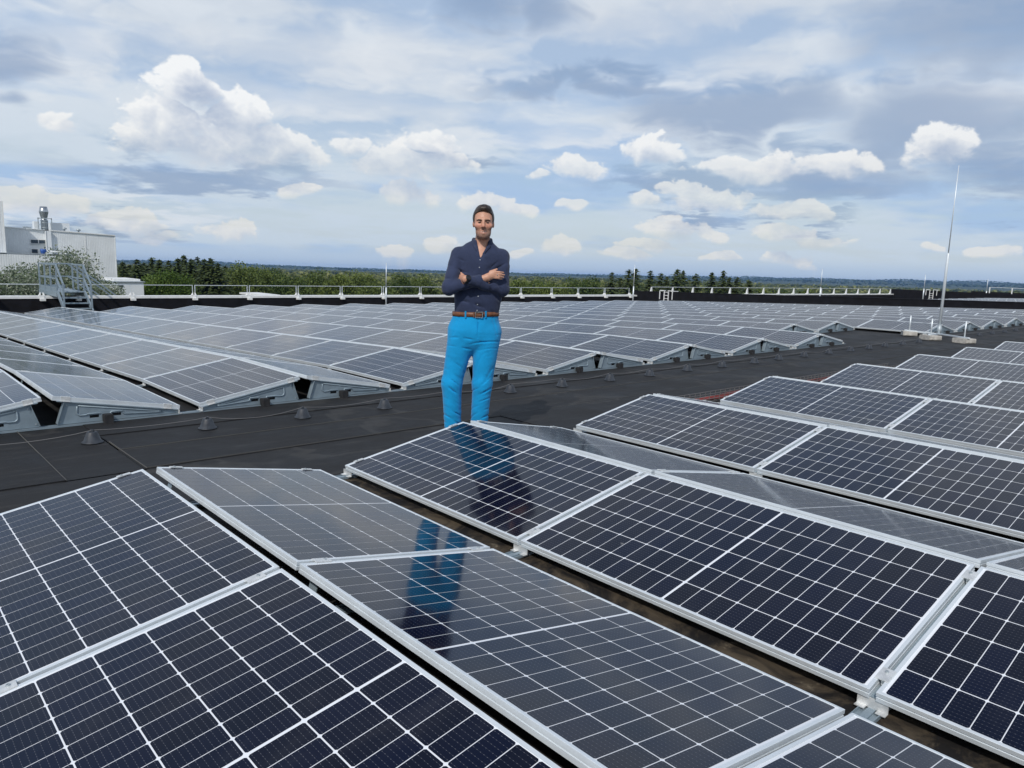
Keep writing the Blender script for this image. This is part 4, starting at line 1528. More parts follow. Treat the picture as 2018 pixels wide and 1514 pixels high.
    h_ = smin(h_, sd_cone(q, (0, -0.098, 1.748), (0, -0.126, 1.705), 0.009, 0.0135), 0.010)      # nose
    h_ = smin(h_, sd_ell(m, (0.013, -0.112, 1.699), (0.009, 0.011, 0.008)), 0.006)
    h_ = smin(h_, sd_cone(m, (0.0, -0.101, 1.668), (0.022, -0.090, 1.672), 0.0085, 0.005), 0.008)   # upper lip
    h_ = smin(h_, sd_cone(m, (0.0, -0.099, 1.652), (0.018, -0.090, 1.656), 0.0095, 0.005), 0.008)   # lower lip
    h_ = smax(h_, -sd_cone(m, (0.0, -0.112, 1.6590), (0.028, -0.094, 1.668), 0.0058, 0.0035), 0.003)  # smile line
    h_ = smin(h_, sd_ell(m, (0.0765, 0.012, 1.726), (0.009, 0.018, 0.028)), 0.008)         # ears
    return smin(d, h_, 0.02)


def body_tone(v_):
    q = v_ - np.array([HX, HY, 0], np.float32)
    x, y, z = np.abs(q[:, 0]), q[:, 1], q[:, 2]
    skin = np.array(srgb(198, 149, 124), np.float32)
    out = np.repeat(skin[None], len(v_), 0)
    lerp1 = lambda c, f: out * (1 - f[:, None]) + np.array(c, np.float32) * f[:, None]
    front = (y < 0.02)
    red = np.exp(-(((x - 0.042) / 0.022) ** 2 + ((z - 1.712) / 0.018) ** 2)) * front * 0.5
    red += np.exp(-((x / 0.016) ** 2 + ((z - 1.702) / 0.018) ** 2)) * (y < -0.09) * 0.45
    out = lerp1(srgb(205, 128, 108), np.clip(red, 0, 1))
    # short greying beard along jaw, chin and upper lip
    jaw = np.clip((1.690 - z) / 0.045, 0, 1) * np.clip((z - 1.600) / 0.012, 0, 1) * (y < 0.035)
    side = np.clip((x - 0.046) / 0.014, 0, 1) * np.clip((1.715 - z) / 0.03, 0, 1) * np.clip((z - 1.61) / 0.02, 0, 1) * (y < 0.02)
    lip = np.exp(-((z - 1.683) / 0.0065) ** 2) * (x < 0.034) * (y < -0.05)
    beard = np.clip(np.maximum(np.maximum(jaw, side * 0.8), lip * 0.75), 0, 1)
    mouth = np.exp(-((z - 1.6605 - 0.006 * (x / 0.025) ** 2) / 0.011) ** 2) * (x < 0.027) * (y < -0.06)
    beard = beard * (1 - np.clip(mouth * 1.3, 0, 1))
    hd = (z > 1.59)
    rn = np.random.default_rng(1).uniform(0.7, 1.0, len(v_)).astype(np.float32)
    out = lerp1(srgb(98, 84, 77), beard * 0.80 * hd * rn)
    lips = np.exp(-((z - 1.6605) / 0.0095) ** 2) * (x < 0.025) * (y < -0.075)
    out = lerp1(srgb(172, 104, 94), np.clip(lips, 0, 1) * 0.55)
    return out


def tone_material(name, attr, rough, sub=0.0):
    m, t, b = material(name, (0.5, 0.4, 0.3), rough)
    at = t.n('ShaderNodeAttribute', attribute_name=attr).outputs['Color']
    c = t.n('ShaderNodeTexCoord').outputs['Object']
    nz = t.noise(c, 60, 4)
    t.put(b.inputs['Base Color'], t.mix(t.step(nz, 0.3, 0.7, 0.0, 0.14), at, (0.35, 0.16, 0.12, 1)))
    b.inputs['Subsurface Weight'].default_value = sub
    b.inputs['Subsurface Radius'].default_value = (0.01, 0.004, 0.002)
    b.inputs['Subsurface Scale'].default_value = 0.5
    return m


M['skin'] = tone_material('skin', 'tone', 0.5, 0.06)


def cloth(name, base, amount, weave=900, rough=0.85, fold=0.5, fold_scale=16, sheen=0.15, aniso=1.0):
    m, t, b = material(name, base, rough, spec=0.25)
    c = t.n('ShaderNodeTexCoord').outputs['Object']
    nz = t.noise(c, 7, 5, 0.6)
    lo = tuple(x * (1 - amount) for x in base)
    hi = tuple(min(1, x * (1 + amount)) for x in base)
    t.put(b.inputs['Base Color'], t.mix(t.step(nz, 0.3, 0.7), (*lo, 1), (*hi, 1)))
    b.inputs['Sheen Weight'].default_value = sheen
    bn = t.n('ShaderNodeBump')
    bn.inputs['Strength'].default_value = fold
    bn.inputs['Distance'].default_value = 0.012
    hgt = t.noise(t.v('MULTIPLY', c, (1.0, 1.0, aniso)), fold_scale, 3, 0.5, 0.8)
    t.put(bn.inputs['Height'], t.m('ADD', hgt, t.m('MULTIPLY', t.noise(c, weave, 2), 0.03)))
    t.put(b.inputs['Normal'], bn.outputs[0])
    return m


M['shirt'] = cloth('navy_shirt', (0.028, 0.039, 0.084), 0.15, fold=0.55, fold_scale=13, aniso=0.7)
M['shirt_in'] = cloth('shirt_collar_lining', (0.50, 0.53, 0.55), 0.1)
M['trouser'] = cloth('bright_blue_trousers', (0.003, 0.285, 0.60), 0.08, fold=0.40, fold_scale=11, aniso=0.9)
M['belt'], t, b = material('brown_belt_leather', (0.16, 0.062, 0.026), 0.5)
grain(t, b, (0.17, 0.066, 0.028), 0.3, 30)
M['hair'], t, b = material('dark_brown_hair', (0.020, 0.013, 0.010), 0.45)
c = t.n('ShaderNodeTexCoord').outputs['Object']
strand = t.noise(t.v('MULTIPLY', c, (260.0, 40.0, 40.0)), 1.0, 3, 0.6)
t.put(b.inputs['Base Color'], t.mix(t.step(strand, 0.35, 0.7), (0.012, 0.008, 0.006, 1), (0.062, 0.040, 0.028, 1)))
bn = t.n('ShaderNodeBump')
bn.inputs['Strength'].default_value = 0.6
bn.inputs['Distance'].default_value = 0.003
t.put(bn.inputs['Height'], strand)
t.put(b.inputs['Normal'], bn.outputs[0])
M['black'], t, b = material('watch_black', (0.012, 0.013, 0.014), 0.35)
M['silver'], t, b = material('polished_metal', (0.75, 0.74, 0.71), 0.2, 1.0)
M['eye'], t, b = material('eye', (0.045, 0.030, 0.024), 0.3)
M['teeth'], t, b = material('teeth', (0.72, 0.68, 0.60), 0.3)
M['shoe'], t, b = material('brown_shoe_leather', (0.09, 0.045, 0.022), 0.45)

man = empty('person', PH, PROT, label='man in navy shirt, bright blue trousers and brown belt standing with folded arms', cat='person')
zst = np.concatenate([np.arange(0.03, 1.22, 0.012), np.arange(1.22, 1.42, 0.0048), np.arange(1.42, 1.58, 0.008), np.arange(1.58, 1.885, 0.0042)])
body = net_obj('body', body_fn, ((-0.31, 0.28), (-0.28, 0.14), None) if False else ((-0.31, 0.28), (-0.275, 0.14), (0, 1)), 0.0052, M['skin'], man, zst, 1, body_tone)


def folds(p, cx, cz, sx, sz, kx, kz, amp, ph=0.0):
    """a patch of soft creases"""
    x, y, z = p[..., 0], p[..., 1], p[..., 2]
    wgt = np.exp(-((x - cx) / sx) ** 2 - ((z - cz) / sz) ** 2)
    ss = np.abs(np.sin(0.5 * (kx * x + kz * z + 1.7 * np.sin(9 * x + 13 * z + ph) + 25 * y + ph)))
    brk = 0.5 + 0.5 * np.sin(31 * x - 43 * z + 2.3 * np.sin(17 * z + 11 * x + ph) + 3 * ph)
    return amp * 1.9 * wgt * brk * ((1 - ss) ** 4 * 1.7 - 0.30)


def shirt_fn(p):
    d = sd_cone(p, (-0.010, -0.004, 1.04), (0.002, -0.004, 1.20), 0.176, 0.170, (1.0, 0.66, 1))
    d = smin(d, sd_cone(p, (0.002, -0.004, 1.20), (0.006, 0.0, 1.395), 0.172, 0.178, (1.0, 0.66, 1)), 0.05)
    d = smin(d, sd_cone(p, (-0.140, 0.012, 1.470), (0.158, 0.012, 1.465), 0.062, 0.062, (1, 0.95, 1)), 0.07)
    d = smin(d, sd_cone(p, (-0.06, 0.020, 1.534), (0.080, 0.020, 1.532), 0.050, 0.050), 0.05)
    d = smin(d, sd_cone(p, (0.008, 0.016, 1.50), (HX - 0.004, 0.002, 1.605), 0.074, 0.068), 0.04)     # collar stand
    for s_, e_, w_, end in ((SH_A, EL_A, WR_A, 0.80), (SH_B, EL_B, WR_B, 0.90)):
        ua = sd_cone(p, s_, e_, 0.063, 0.053)
        we = tuple(e_[i] + (w_[i] - e_[i]) * end for i in range(3))
        fa = sd_cone(p, e_, we, 0.053, 0.037)
        arm = smin(ua, fa, 0.025)
        d = smin(d, arm, 0.016)
    # creases: sleeves, under the arms, blousing over the belt
    d = d + folds(p, -0.20, 1.36, 0.09, 0.10, 30, 70, 0.0062, 0.3) + folds(p, 0.21, 1.36, 0.09, 0.11, -34, 66, 0.0062, 1.1)
    d = d + folds(p, -0.15, 1.235, 0.14, 0.05, 55, -28, 0.0055, 2.0) + folds(p, 0.08, 1.255, 0.14, 0.05, 60, 30, 0.0055, 0.6)
    d = d + folds(p, 0.0, 1.10, 0.20, 0.07, 28, 64, 0.0060, 0.9) + folds(p, 0.03, 1.42, 0.15, 0.08, 48, -22, 0.0045, 2.6)
    # open collar: cut the V at the front
    zt, zb = 1.625, 1.462
    half = np.clip((p[..., 2] - zb) / (zt - zb), -0.2, 1.2) * 0.058
    vcut = np.maximum(np.abs(p[..., 0] - (0.012 + (p[..., 2] - zb) * 0.12)) - half, p[..., 1] + 0.030)
    d = smax(d, -vcut, 0.004)
    d = np.maximum(d, p[..., 2] - 1.606 - 0.25 * np.clip(p[..., 1] + 0.02, -0.05, 0.1))
    d = np.maximum(d, 1.015 - p[..., 2])
    # cuff openings
    for e_, w_, end in ((EL_A, WR_A, 0.98), (EL_B, WR_B, 0.955)):
        ev, wv_ = np.array(e_, np.float32), np.array(w_, np.float32)
        ax_ = (wv_ - ev) / np.linalg.norm(wv_ - ev)
        o_ = ev + (wv_ - ev) * end
        dist = (p - o_) @ ax_
        rad_ = np.linalg.norm((p - o_) - dist[..., None] * ax_, axis=-1)
        d = np.maximum(d, -np.maximum(np.maximum(-dist, rad_ - 0.055), dist - 0.10))
    return d


shirt = net_obj('shirt', shirt_fn, ((-0.32, 0.29), (-0.29, 0.16), (0.99, 1.64)), 0.0055, M['shirt'], man, None, 1)


def trouser_fn(p):
    # hips, then legs that hang straight and gather at the hem
    d = sd_cone(p, (-0.012, 0.004, 1.035), (-0.020, 0.008, 0.90), 0.176, 0.205, (1.0, 0.70, 1))
    d = np.maximum(d, p[..., 2] - 1.041)
    d = smin(d, sd_ell(p, (-0.02, 0.05, 0.90), (0.17, 0.115, 0.12)), 0.04)
    d = smin(d, sd_cone(p, (-0.115, 0.0, 0.88), (-0.196, -0.012, 0.46), 0.114, 0.080), 0.035)
    d = smin(d, sd_cone(p, (-0.196, -0.012, 0.46), (-0.182, 0.012, 0.07), 0.080, 0.066, (1, 1.1, 1)), 0.03)
    e = sd_cone(p, (0.080, 0.0, 0.88), (0.050, -0.012, 0.46), 0.114, 0.078)
    e = smin(e, sd_cone(p, (0.050, -0.012, 0.46), (0.030, 0.012, 0.07), 0.078, 0.067, (1, 1.1, 1)), 0.03)
    d = smin(d, e, 0.018)
    # creases at hip, crotch, behind the knees and at the hems
    d = d + folds(p, -0.12, 0.80, 0.12, 0.07, 24, 105, 0.0044, 0.0) + folds(p, 0.09, 0.80, 0.12, 0.07, -26, 98, 0.0044, 1.0)
    d = d + folds(p, -0.18, 0.43, 0.10, 0.10, 60, 80, 0.0052, 0.5) + folds(p, 0.06, 0.42, 0.10, 0.10, -64, 86, 0.0052, 1.6)
    d = d + folds(p, -0.16, 0.16, 0.10, 0.12, 60, 95, 0.0060, 0.9) + folds(p, 0.05, 0.17, 0.10, 0.12, -64, 90, 0.0055, 2.2)
    d = d + folds(p, -0.15, 0.62, 0.10, 0.12, 36, 40, 0.0030, 0.4) + folds(p, 0.08, 0.60, 0.10, 0.12, -36, 42, 0.0030, 1.4)
    # fly seam and pocket mouths
    d = d + 0.004 * np.exp(-((p[..., 0] - 0.004) / 0.004) ** 2) * (p[..., 1] < -0.05) * (p[..., 2] > 0.84)
    for sg, cx in ((-1, -0.145), (1, 0.118)):
        ln_ = p[..., 0] - cx - sg * (1.0 - p[..., 2]) * 0.30
        d = d + 0.004 * np.exp(-(ln_ / 0.005) ** 2) * (p[..., 2] > 0.86) * (p[..., 2] < 1.0) * (p[..., 1] < -0.02)
    d = np.maximum(d, 0.045 - p[..., 2])
    return d


trousers = net_obj('trousers', trouser_fn, ((-0.29, 0.24), (-0.19, 0.20), (0.02, 1.08)), 0.0052, M['trouser'], man, None, 1)
# back pocket, zip and buttons
MB().box(0.0005, 0.0035, -0.1335, -0.1300, 0.88, 0.98).build('fly', M['trouser'], trousers)


def hair_fn(p):
    q = p - np.array([HX, HY, 0], np.float32)
    q = q.copy()
    q[..., 0] = q[..., 0] + (q[..., 2] - 1.66) * 0.015
    d = sd_ell(q, (0, 0.014, 1.772), (0.0850, 0.1070, 0.0990))
    d = smin(d, sd_ell(q, (0.006, -0.030, 1.842), (0.052, 0.064, 0.032)), 0.022)
    x, y, z = q[..., 0], q[..., 1], q[..., 2]
    # comb lines from the brow backwards
    d = d + 0.0011 * np.sin(150 * x + 5 * np.sin(24 * y)) * (z > 1.80)
    # face opening
    line_ = 1.812 + 0.012 * np.cos(np.clip(x / 0.075, -1, 1) * 3.1) - 0.9 * np.clip(np.abs(x) - 0.052, 0, 1) * 0
    face = np.maximum(np.maximum(y + 0.046, z - line_), np.abs(x) - 0.062)
    d = smax(d, -face, 0.006)
    cut = np.maximum(z - 1.715, -(y - 0.030))          # ears and cheeks below the sideburns
    low_ = 1.722 - 0.040 * np.clip((y + 0.01) / 0.06, 0, 1)
    d = np.maximum(d, low_ - z)
    d = np.maximum(d, -np.maximum(np.maximum(y + 0.040, z - line_ + 0.004), 0 * x - 1))
    return d


net_obj('hair', hair_fn, ((HX - 0.105, HX + 0.105), (HY - 0.12, HY + 0.14), (1.64, 1.90)), 0.0036, M['hair'], man, None, 1)
# face pieces
for s_ in (-1, 1):
    cx = HX + s_ * 0.031
    ey = MB().lathe([(0.0, -0.0055), (0.006, -0.004), (0.0085, 0.0), (0.006, 0.004), (0.0, 0.0055)], (0, 0, 0), 12).build('eye', M['eye'], man, True)
    ey.location = (cx, HY - 0.0958, 1.7350)
    ey.scale = (1.45, 0.7, 0.80)
    mb = MB()
    mb.tube([(cx - s_ * 0.018, HY - 0.1015, 1.7500), (cx - s_ * 0.002, HY - 0.1010, 1.7530), (cx + s_ * 0.012, HY - 0.0930, 1.7530), (cx + s_ * 0.020, HY - 0.0830, 1.7490)], [0.0036, 0.0044, 0.0038, 0.0018], 6)
    mb.build('eyebrow', M['hair'], man, True)
MB().tube([(HX - 0.019, HY - 0.0945, 1.6640), (HX, HY - 0.1020, 1.6605), (HX + 0.019, HY - 0.0945, 1.6640)], [0.0022, 0.0040, 0.0022], 6).build('teeth', M['teeth'], man, True)

# collar: two turned-down leaves and the pale lining that shows on one side
for s_ in (-1, 1):
    pts, fcs = [], []
    path = [(0.010 + s_ * 0.004, -0.085, 1.478), (0.014 + s_ * 0.032, -0.080, 1.530), (0.018 + s_ * 0.060, -0.052, 1.580), (0.022 + s_ * 0.074, -0.005, 1.612), (0.022 + s_ * 0.068, 0.040, 1.622), (0.022 + s_ * 0.040, 0.066, 1.624), (0.022, 0.074, 1.624)]
    for i, (x, y, z) in enumerate(path):
        out_ = Vector((x - 0.018, y - 0.0, 0)).normalized() if i > 0 else Vector((s_ * 0.75, -0.65, 0))
        wd_ = [0.010, 0.032, 0.038, 0.038, 0.038, 0.038, 0.038][i]
        a = Vector((x, y, z))
        b_ = a + out_ * (0.006 + wd_ * 0.22) + Vector((0, 0, -wd_ * 0.95))
        c_ = a + out_ * (-0.002)
        pts += [tuple(c_ + Vector((0, 0, -0.018))), tuple(a), tuple(a + out_ * 0.006 + Vector((0, 0, 0.001))), tuple(b_), tuple(b_ - out_ * 0.004)]
    for i in range(len(path) - 1):
        for k in range(4):
            fcs.append((i * 5 + k, i * 5 + k + 1, (i + 1) * 5 + k + 1, (i + 1) * 5 + k))
    co = MB().poly(pts, fcs).build('collar', M['shirt'], shirt, True)
    fix_normals(co.data)
lin = MB()
pts = [(0.014 - 0.034, -0.066, 1.528), (0.016 - 0.052, -0.044, 1.556), (0.018 - 0.062, -0.006, 1.583), (0.018 - 0.050, -0.006, 1.560), (0.014 - 0.043, -0.040, 1.535), (0.012 - 0.030, -0.060, 1.512)]
lin.poly(pts, [(0, 1, 4, 5), (1, 2, 3, 4)])
lin.poly([(x + 0.002, y + 0.003, z) for x, y, z in pts], [(5, 4, 1, 0), (4, 3, 2, 1)])
lin.build('collar_lining', M['shirt_in'], shirt)


def front_y(fn, x, z, y0=-0.28, y1=0.05):
    """first surface met from the front"""
    ys_ = np.linspace(y0, y1, 400).astype(np.float32)
    pp = np.stack([np.full_like(ys_, x), ys_, np.full_like(ys_, z)], -1)
    v_ = fn(pp)
    i_ = np.argmax(v_ < 0)
    return float(ys_[i_]) if (v_ < 0).any() else 0.0


for i, (x, z) in enumerate([(0.010, 1.450), (0.006, 1.392), (0.002, 1.170), (-0.002, 1.105), (-0.004, 1.060)]):
    y = front_y(shirt_fn, x, z)
    o = MB().lathe([(0.0, -0.0015), (0.0036, -0.001), (0.004, 0.001), (0.003, 0.0018), (0.0, 0.0012)], n=10).build('button', M['shirt_in'], shirt, True)
    o.matrix_local = Matrix.Translation((x, y - 0.001, z)) @ Matrix.Rotation(math.pi / 2, 4, 'X')
# placket
pts = []
for z in np.linspace(1.455, 1.345, 10):
    y = front_y(shirt_fn, 0.008, float(z))
    pts.append((0.008, y - 0.0008, float(z)))
mb = MB()
for a, b_ in zip(pts[:-1], pts[1:]):
    mb.bar(a, b_, 0.026, 0.0022, up=(0, 1, 0))
mb.build('placket', M['shirt'], shirt)

# belt: a strap that follows the waist, buckle, loops
NB = 64
ring_ = []
for i in range(NB):
    a = 2 * math.pi * i / NB
    dx_, dy_ = math.sin(a), -math.cos(a)
    rr = np.linspace(0.05, 0.30, 300).astype(np.float32)
    pp = np.stack([-0.014 + rr * dx_, 0.004 + rr * dy_, np.full_like(rr, 1.026)], -1)
    v_ = np.minimum(trouser_fn(pp), trouser_fn(pp + np.array([0, 0, -0.015], np.float32)))
    i_ = len(rr) - 1 - np.argmax((v_ < 0)[::-1])
    ring_.append((float(rr[i_]) + 0.002, dx_, dy_))
mb = MB()
pts, fcs = [], []
for r_, dx_, dy_ in ring_:
    tip = 0.004 * dx_
    for rr_, zz in ((r_ - 0.004, 1.008), (r_ + 0.0035, 1.008), (r_ + 0.0045, 1.026), (r_ + 0.0035, 1.044), (r_ - 0.004, 1.044)):
        pts.append((-0.014 + rr_ * dx_, 0.004 + rr_ * dy_, zz + tip))
for i in range(NB):
    j = (i + 1) % NB
    for k in range(5):
        fcs.append((i * 5 + k, i * 5 + (k + 1) % 5, j * 5 + (k + 1) % 5, j * 5 + k))
belt = MB().poly(pts, fcs).build('belt', M['belt'], man, True)
fix_normals(belt.data)
yb_ = -ring_[0][0] + 0.004
bk = MB()
bx = 0.012
for (x0, x1, z0, z1) in ((bx - 0.030, bx + 0.030, 1.044, 1.050), (bx - 0.030, bx + 0.030, 1.002, 1.008), (bx + 0.024, bx + 0.030, 1.008, 1.044), (bx - 0.030, bx - 0.026, 1.008, 1.044)):
    bk.box(x0, x1, yb_ - 0.012, yb_ - 0.006, z0, z1)
bk.build('buckle', M['silver'], belt)
MB().box(bx - 0.046, bx - 0.036, yb_ - 0.0115, yb_ - 0.003, 1.006, 1.046).build('keeper', M['belt'], belt)
for ang in (-0.62, 0.62, 2.5, -2.5):
    i_ = int(round(ang / (2 * math.pi) * NB)) % NB
    r_, dx_, dy_ = ring_[i_]
    lo_ = MB().box(-0.006, 0.006, -0.004, 0.004, 0.998, 1.054).build('belt_loop', M['trouser'], trousers)
    lo_.matrix_local = Matrix.Translation((-0.014 + (r_ + 0.0045) * dx_, 0.004 + (r_ + 0.0060) * dy_, 0.004 * dx_)) @ Matrix.Rotation(ang, 4, 'Z')

# watch on the upper wrist, ring on the resting hand
ev, wv_ = Vector(EL_B), Vector(WR_B)
ax_ = (wv_ - ev).normalized()
wc = ev + (wv_ - ev) * 0.985
mw = ax_.to_track_quat('Z', 'Y').to_matrix().to_4x4()
watch = MB().lathe([(0.0285, -0.011), (0.0335, -0.010), (0.0335, 0.010), (0.0285, 0.011), (0.0285, -0.011)], n=24).build('watch', M['black'], man, True)
watch.matrix_local = Matrix.Translation(wc) @ mw
fc = MB().lathe([(0.0, 0.0), (0.022, 0.0), (0.0225, 0.004), (0.0215, 0.009), (0.018, 0.010), (0.0, 0.010)], n=24).build('watch_case', M['black'], watch, True)
face_dir = Vector((-0.15, -0.86, 0.48)).normalized()
face_dir = (face_dir - ax_ * face_dir.dot(ax_)).normalized()
mf = face_dir.to_track_quat('Z', 'Y').to_matrix().to_4x4()
fc.matrix_local = (Matrix.Translation(wc) @ mw).inverted() @ (Matrix.Translation(wc + face_dir * 0.029) @ mf)
rg_ = MB().lathe([(0.0088, -0.002), (0.0106, -0.002), (0.0106, 0.002), (0.0088, 0.002), (0.0088, -0.002)], n=14).build('finger_ring', M['silver'], man, True)
rg_.matrix_local = Matrix.Translation((0.145, -0.1655, 1.3385)) @ Matrix.Rotation(math.pi / 2, 4, 'Y')


def shoe_fn(cx, ang):
    ca, sa = math.cos(ang), math.sin(ang)

    def fn(p):
        q = p.copy()
        x, y = p[..., 0] - cx, p[..., 1] - 0.02
        q[..., 0] = x * ca - y * sa
        q[..., 1] = x * sa + y * ca
        d = sd_cone(q, (0, 0.06, 0.040), (0, -0.14, 0.030), 0.038, 0.042, (1, 1, 0.9))
        d = smin(d, sd_cone(q, (0, 0.045, 0.05), (0, 0.035, 0.095), 0.038, 0.042), 0.03)
        d = np.maximum(d, -q[..., 2] + 0.0)
        return d
    return fn


for cx, ang in ((-0.182, 0.16), (0.030, -0.14)):
    net_obj('shoe', shoe_fn(cx, ang), ((cx - 0.09, cx + 0.09), (-0.20, 0.14), (-0.012, 0.15)), 0.007, M['shoe'], man, None, 1)

# ================================================================== land: ground, far hills
TLT = math.tan(rad(0.72))
TA = rad(35)


def ground_z(x, y):
    s = x * math.sin(TA) + y * math.cos(TA)
    return -17.0 - TLT * s


HILL = [(7, 0.06), (14, 0.10), (20, 0.17), (25, 0.06), (31, 0.0), (36, 0.0), (43, 0.0), (48, 0.06), (52, 0.13), (60, 0.24), (66, 0.34), (72, 0.36), (78, 0.40), (95, 0.4)]


def hill_angle(a):
    return float(np.interp(math.degrees(a), [h[0] for h in HILL], [h[1] for h in HILL]))


M['ground'], t, b = material('forest_floor', (0.035, 0.05, 0.02), 0.95)
c = t.n('ShaderNodeTexCoord').outputs['Object']
t.put(b.inputs['Base Color'], t.mix(t.step(t.noise(c, 0.012, 6, 0.6), 0.35, 0.65), (0.025, 0.045, 0.014, 1), (0.06, 0.075, 0.03, 1)))
rs = np.random.default_rng(3)
radii = [0, 30, 60, 100, 160, 250, 380, 560, 800, 1100, 1500, 2000, 2600, 3300, 4000, 4700, 5400, 6000, 6400, 6900]
NA = 360
pts, fcs = [], []
for i, r_ in enumerate(radii):
    for k in range(NA):
        a = 2 * math.pi * k / NA
        x, y = r_ * math.sin(a), r_ * math.cos(a)
        z = ground_z(x, y)
        if r_ > 3000:
            top = math.tan(rad(hill_angle(a)) + rad(0.15)) * r_ * min(1.0, (r_ - 3000) / 3000)
            z += max(0, top + 18) * (0.8 + 0.12 * math.sin(a * 23 + r_ * 0.002) * math.sin(a * 51 + 2) + 0.03 * math.sin(a * 140 + r_))
        pts.append((x, y, z))
for i in range(len(radii) - 1):
    for k in range(NA):
        k2 = (k + 1) % NA
        fcs.append((i * NA + k, i * NA + k2, (i + 1) * NA + k2, (i + 1) * NA + k))
MB().poly(pts, fcs).build('ground', M['ground'], kind='structure', smooth=True)


# ================================================================== trees
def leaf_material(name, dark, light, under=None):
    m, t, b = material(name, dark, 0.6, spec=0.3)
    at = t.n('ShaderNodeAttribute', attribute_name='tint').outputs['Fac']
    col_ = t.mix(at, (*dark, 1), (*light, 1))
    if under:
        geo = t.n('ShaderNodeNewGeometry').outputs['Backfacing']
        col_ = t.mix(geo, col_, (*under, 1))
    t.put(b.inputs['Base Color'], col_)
    tr = t.n('ShaderNodeBsdfTranslucent')
    t.put(tr.inputs[0], col_)
    mx = t.n('ShaderNodeMixShader')
    mx.inputs[0].default_value = 0.22
    out = [n for n in m.node_tree.nodes if n.type == 'OUTPUT_MATERIAL'][0]
    t.t.links.new(b.outputs[0], mx.inputs[1])
    t.t.links.new(tr.outputs[0], mx.inputs[2])
    t.t.links.new(mx.outputs[0], out.inputs[0])
    return m


M['leaf'] = leaf_material('broad_leaves', (0.034, 0.068, 0.014), (0.19, 0.235, 0.055))
M['leaf_bright'] = leaf_material('bright_leaves', (0.040, 0.085, 0.012), (0.14, 0.20, 0.035))
M['needle'] = leaf_material('needles', (0.030, 0.058, 0.020), (0.13, 0.16, 0.055))
M['willow'] = leaf_material('silver_leaves', (0.06, 0.10, 0.045), (0.20, 0.25, 0.15), (0.36, 0.40, 0.31))
M['mix'] = leaf_material('mixed_wood_leaves', (0.034, 0.062, 0.018), (0.25, 0.26, 0.085))
M['bark'], t, b = material('bark', (0.06, 0.045, 0.032), 0.9)
grain(t, b, (0.07, 0.052, 0.038), 0.4, 6)


def quads_to_mesh(name, cen, axis_u, axis_v, tint, mat):
    """many small quads as one mesh, with a per-face tint"""
    n_ = len(cen)
    v_ = np.stack([cen - axis_u - axis_v, cen + axis_u - axis_v * 0.6, cen + axis_u * 0.8 + axis_v, cen - axis_u * 0.7 + axis_v * 0.9], 1).reshape(-1, 3).astype(np.float32)
    me = bpy.data.meshes.new(name)
    me.vertices.add(n_ * 4)
    me.vertices.foreach_set('co', v_.ravel())
    me.loops.add(n_ * 4)
    me.loops.foreach_set('vertex_index', np.arange(n_ * 4, dtype=np.int32))
    me.polygons.add(n_)
    me.polygons.foreach_set('loop_start', np.arange(0, n_ * 4, 4, dtype=np.int32))
    me.polygons.foreach_set('loop_total', np.full(n_, 4, dtype=np.int32))
    at = me.attributes.new('tint', 'FLOAT', 'FACE')
    at.data.foreach_set('value', np.clip(tint, 0, 1).astype(np.float32))
    me.materials.append(mat)
    me.update()
    me.validate()
    return me


def rand_axes(rg, n_, size, flat=0.0):
    u = rg.normal(size=(n_, 3))
    u /= np.linalg.norm(u, axis=1)[:, None]
    nrm = rg.normal(size=(n_, 3))
    nrm[:, 2] += flat
    v_ = np.cross(nrm, u)
    v_ /= np.linalg.norm(v_, axis=1)[:, None] + 1e-9
    sz = size * rg.uniform(0.6, 1.4, size=(n_, 1))
    return u * sz, v_ * sz * rg.uniform(0.45, 0.9, size=(n_, 1))


def broad_crown(rg, h, wd, n_leaf, size, lobes=26, low=0.25, rag=0.18):
    """leaf clumps over the outside of many lobes; local origin at the base of the trunk"""
    lc = rg.normal(size=(lobes, 3))
    lc /= np.linalg.norm(lc, axis=1)[:, None]
    lc *= rg.uniform(0.62, 0.95, size=(lobes, 1))
    cz, rz = h * (0.5 + low / 2), h * (0.5 - low / 2)
    lc = lc * np.array([wd / 2, wd / 2, rz]) * 0.78 + np.array([0, 0, cz])
    lr = rg.uniform(0.20, 0.36, size=lobes) * wd / 2 * 1.25
    lt = rg.uniform(-0.22, 0.22, size=lobes)
    idx = rg.integers(0, lobes, n_leaf)
    d = rg.normal(size=(n_leaf, 3))
    d[:, 2] += 0.25
    d /= np.linalg.norm(d, axis=1)[:, None]
    rr = lr[idx] * rg.uniform(0.6, 1.0 + rag, size=n_leaf)
    cen = lc[idx] + d * rr[:, None]
    u, v_ = rand_axes(rg, n_leaf, size, 0.6)
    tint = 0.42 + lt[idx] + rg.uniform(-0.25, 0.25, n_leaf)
    return cen, u, v_, tint


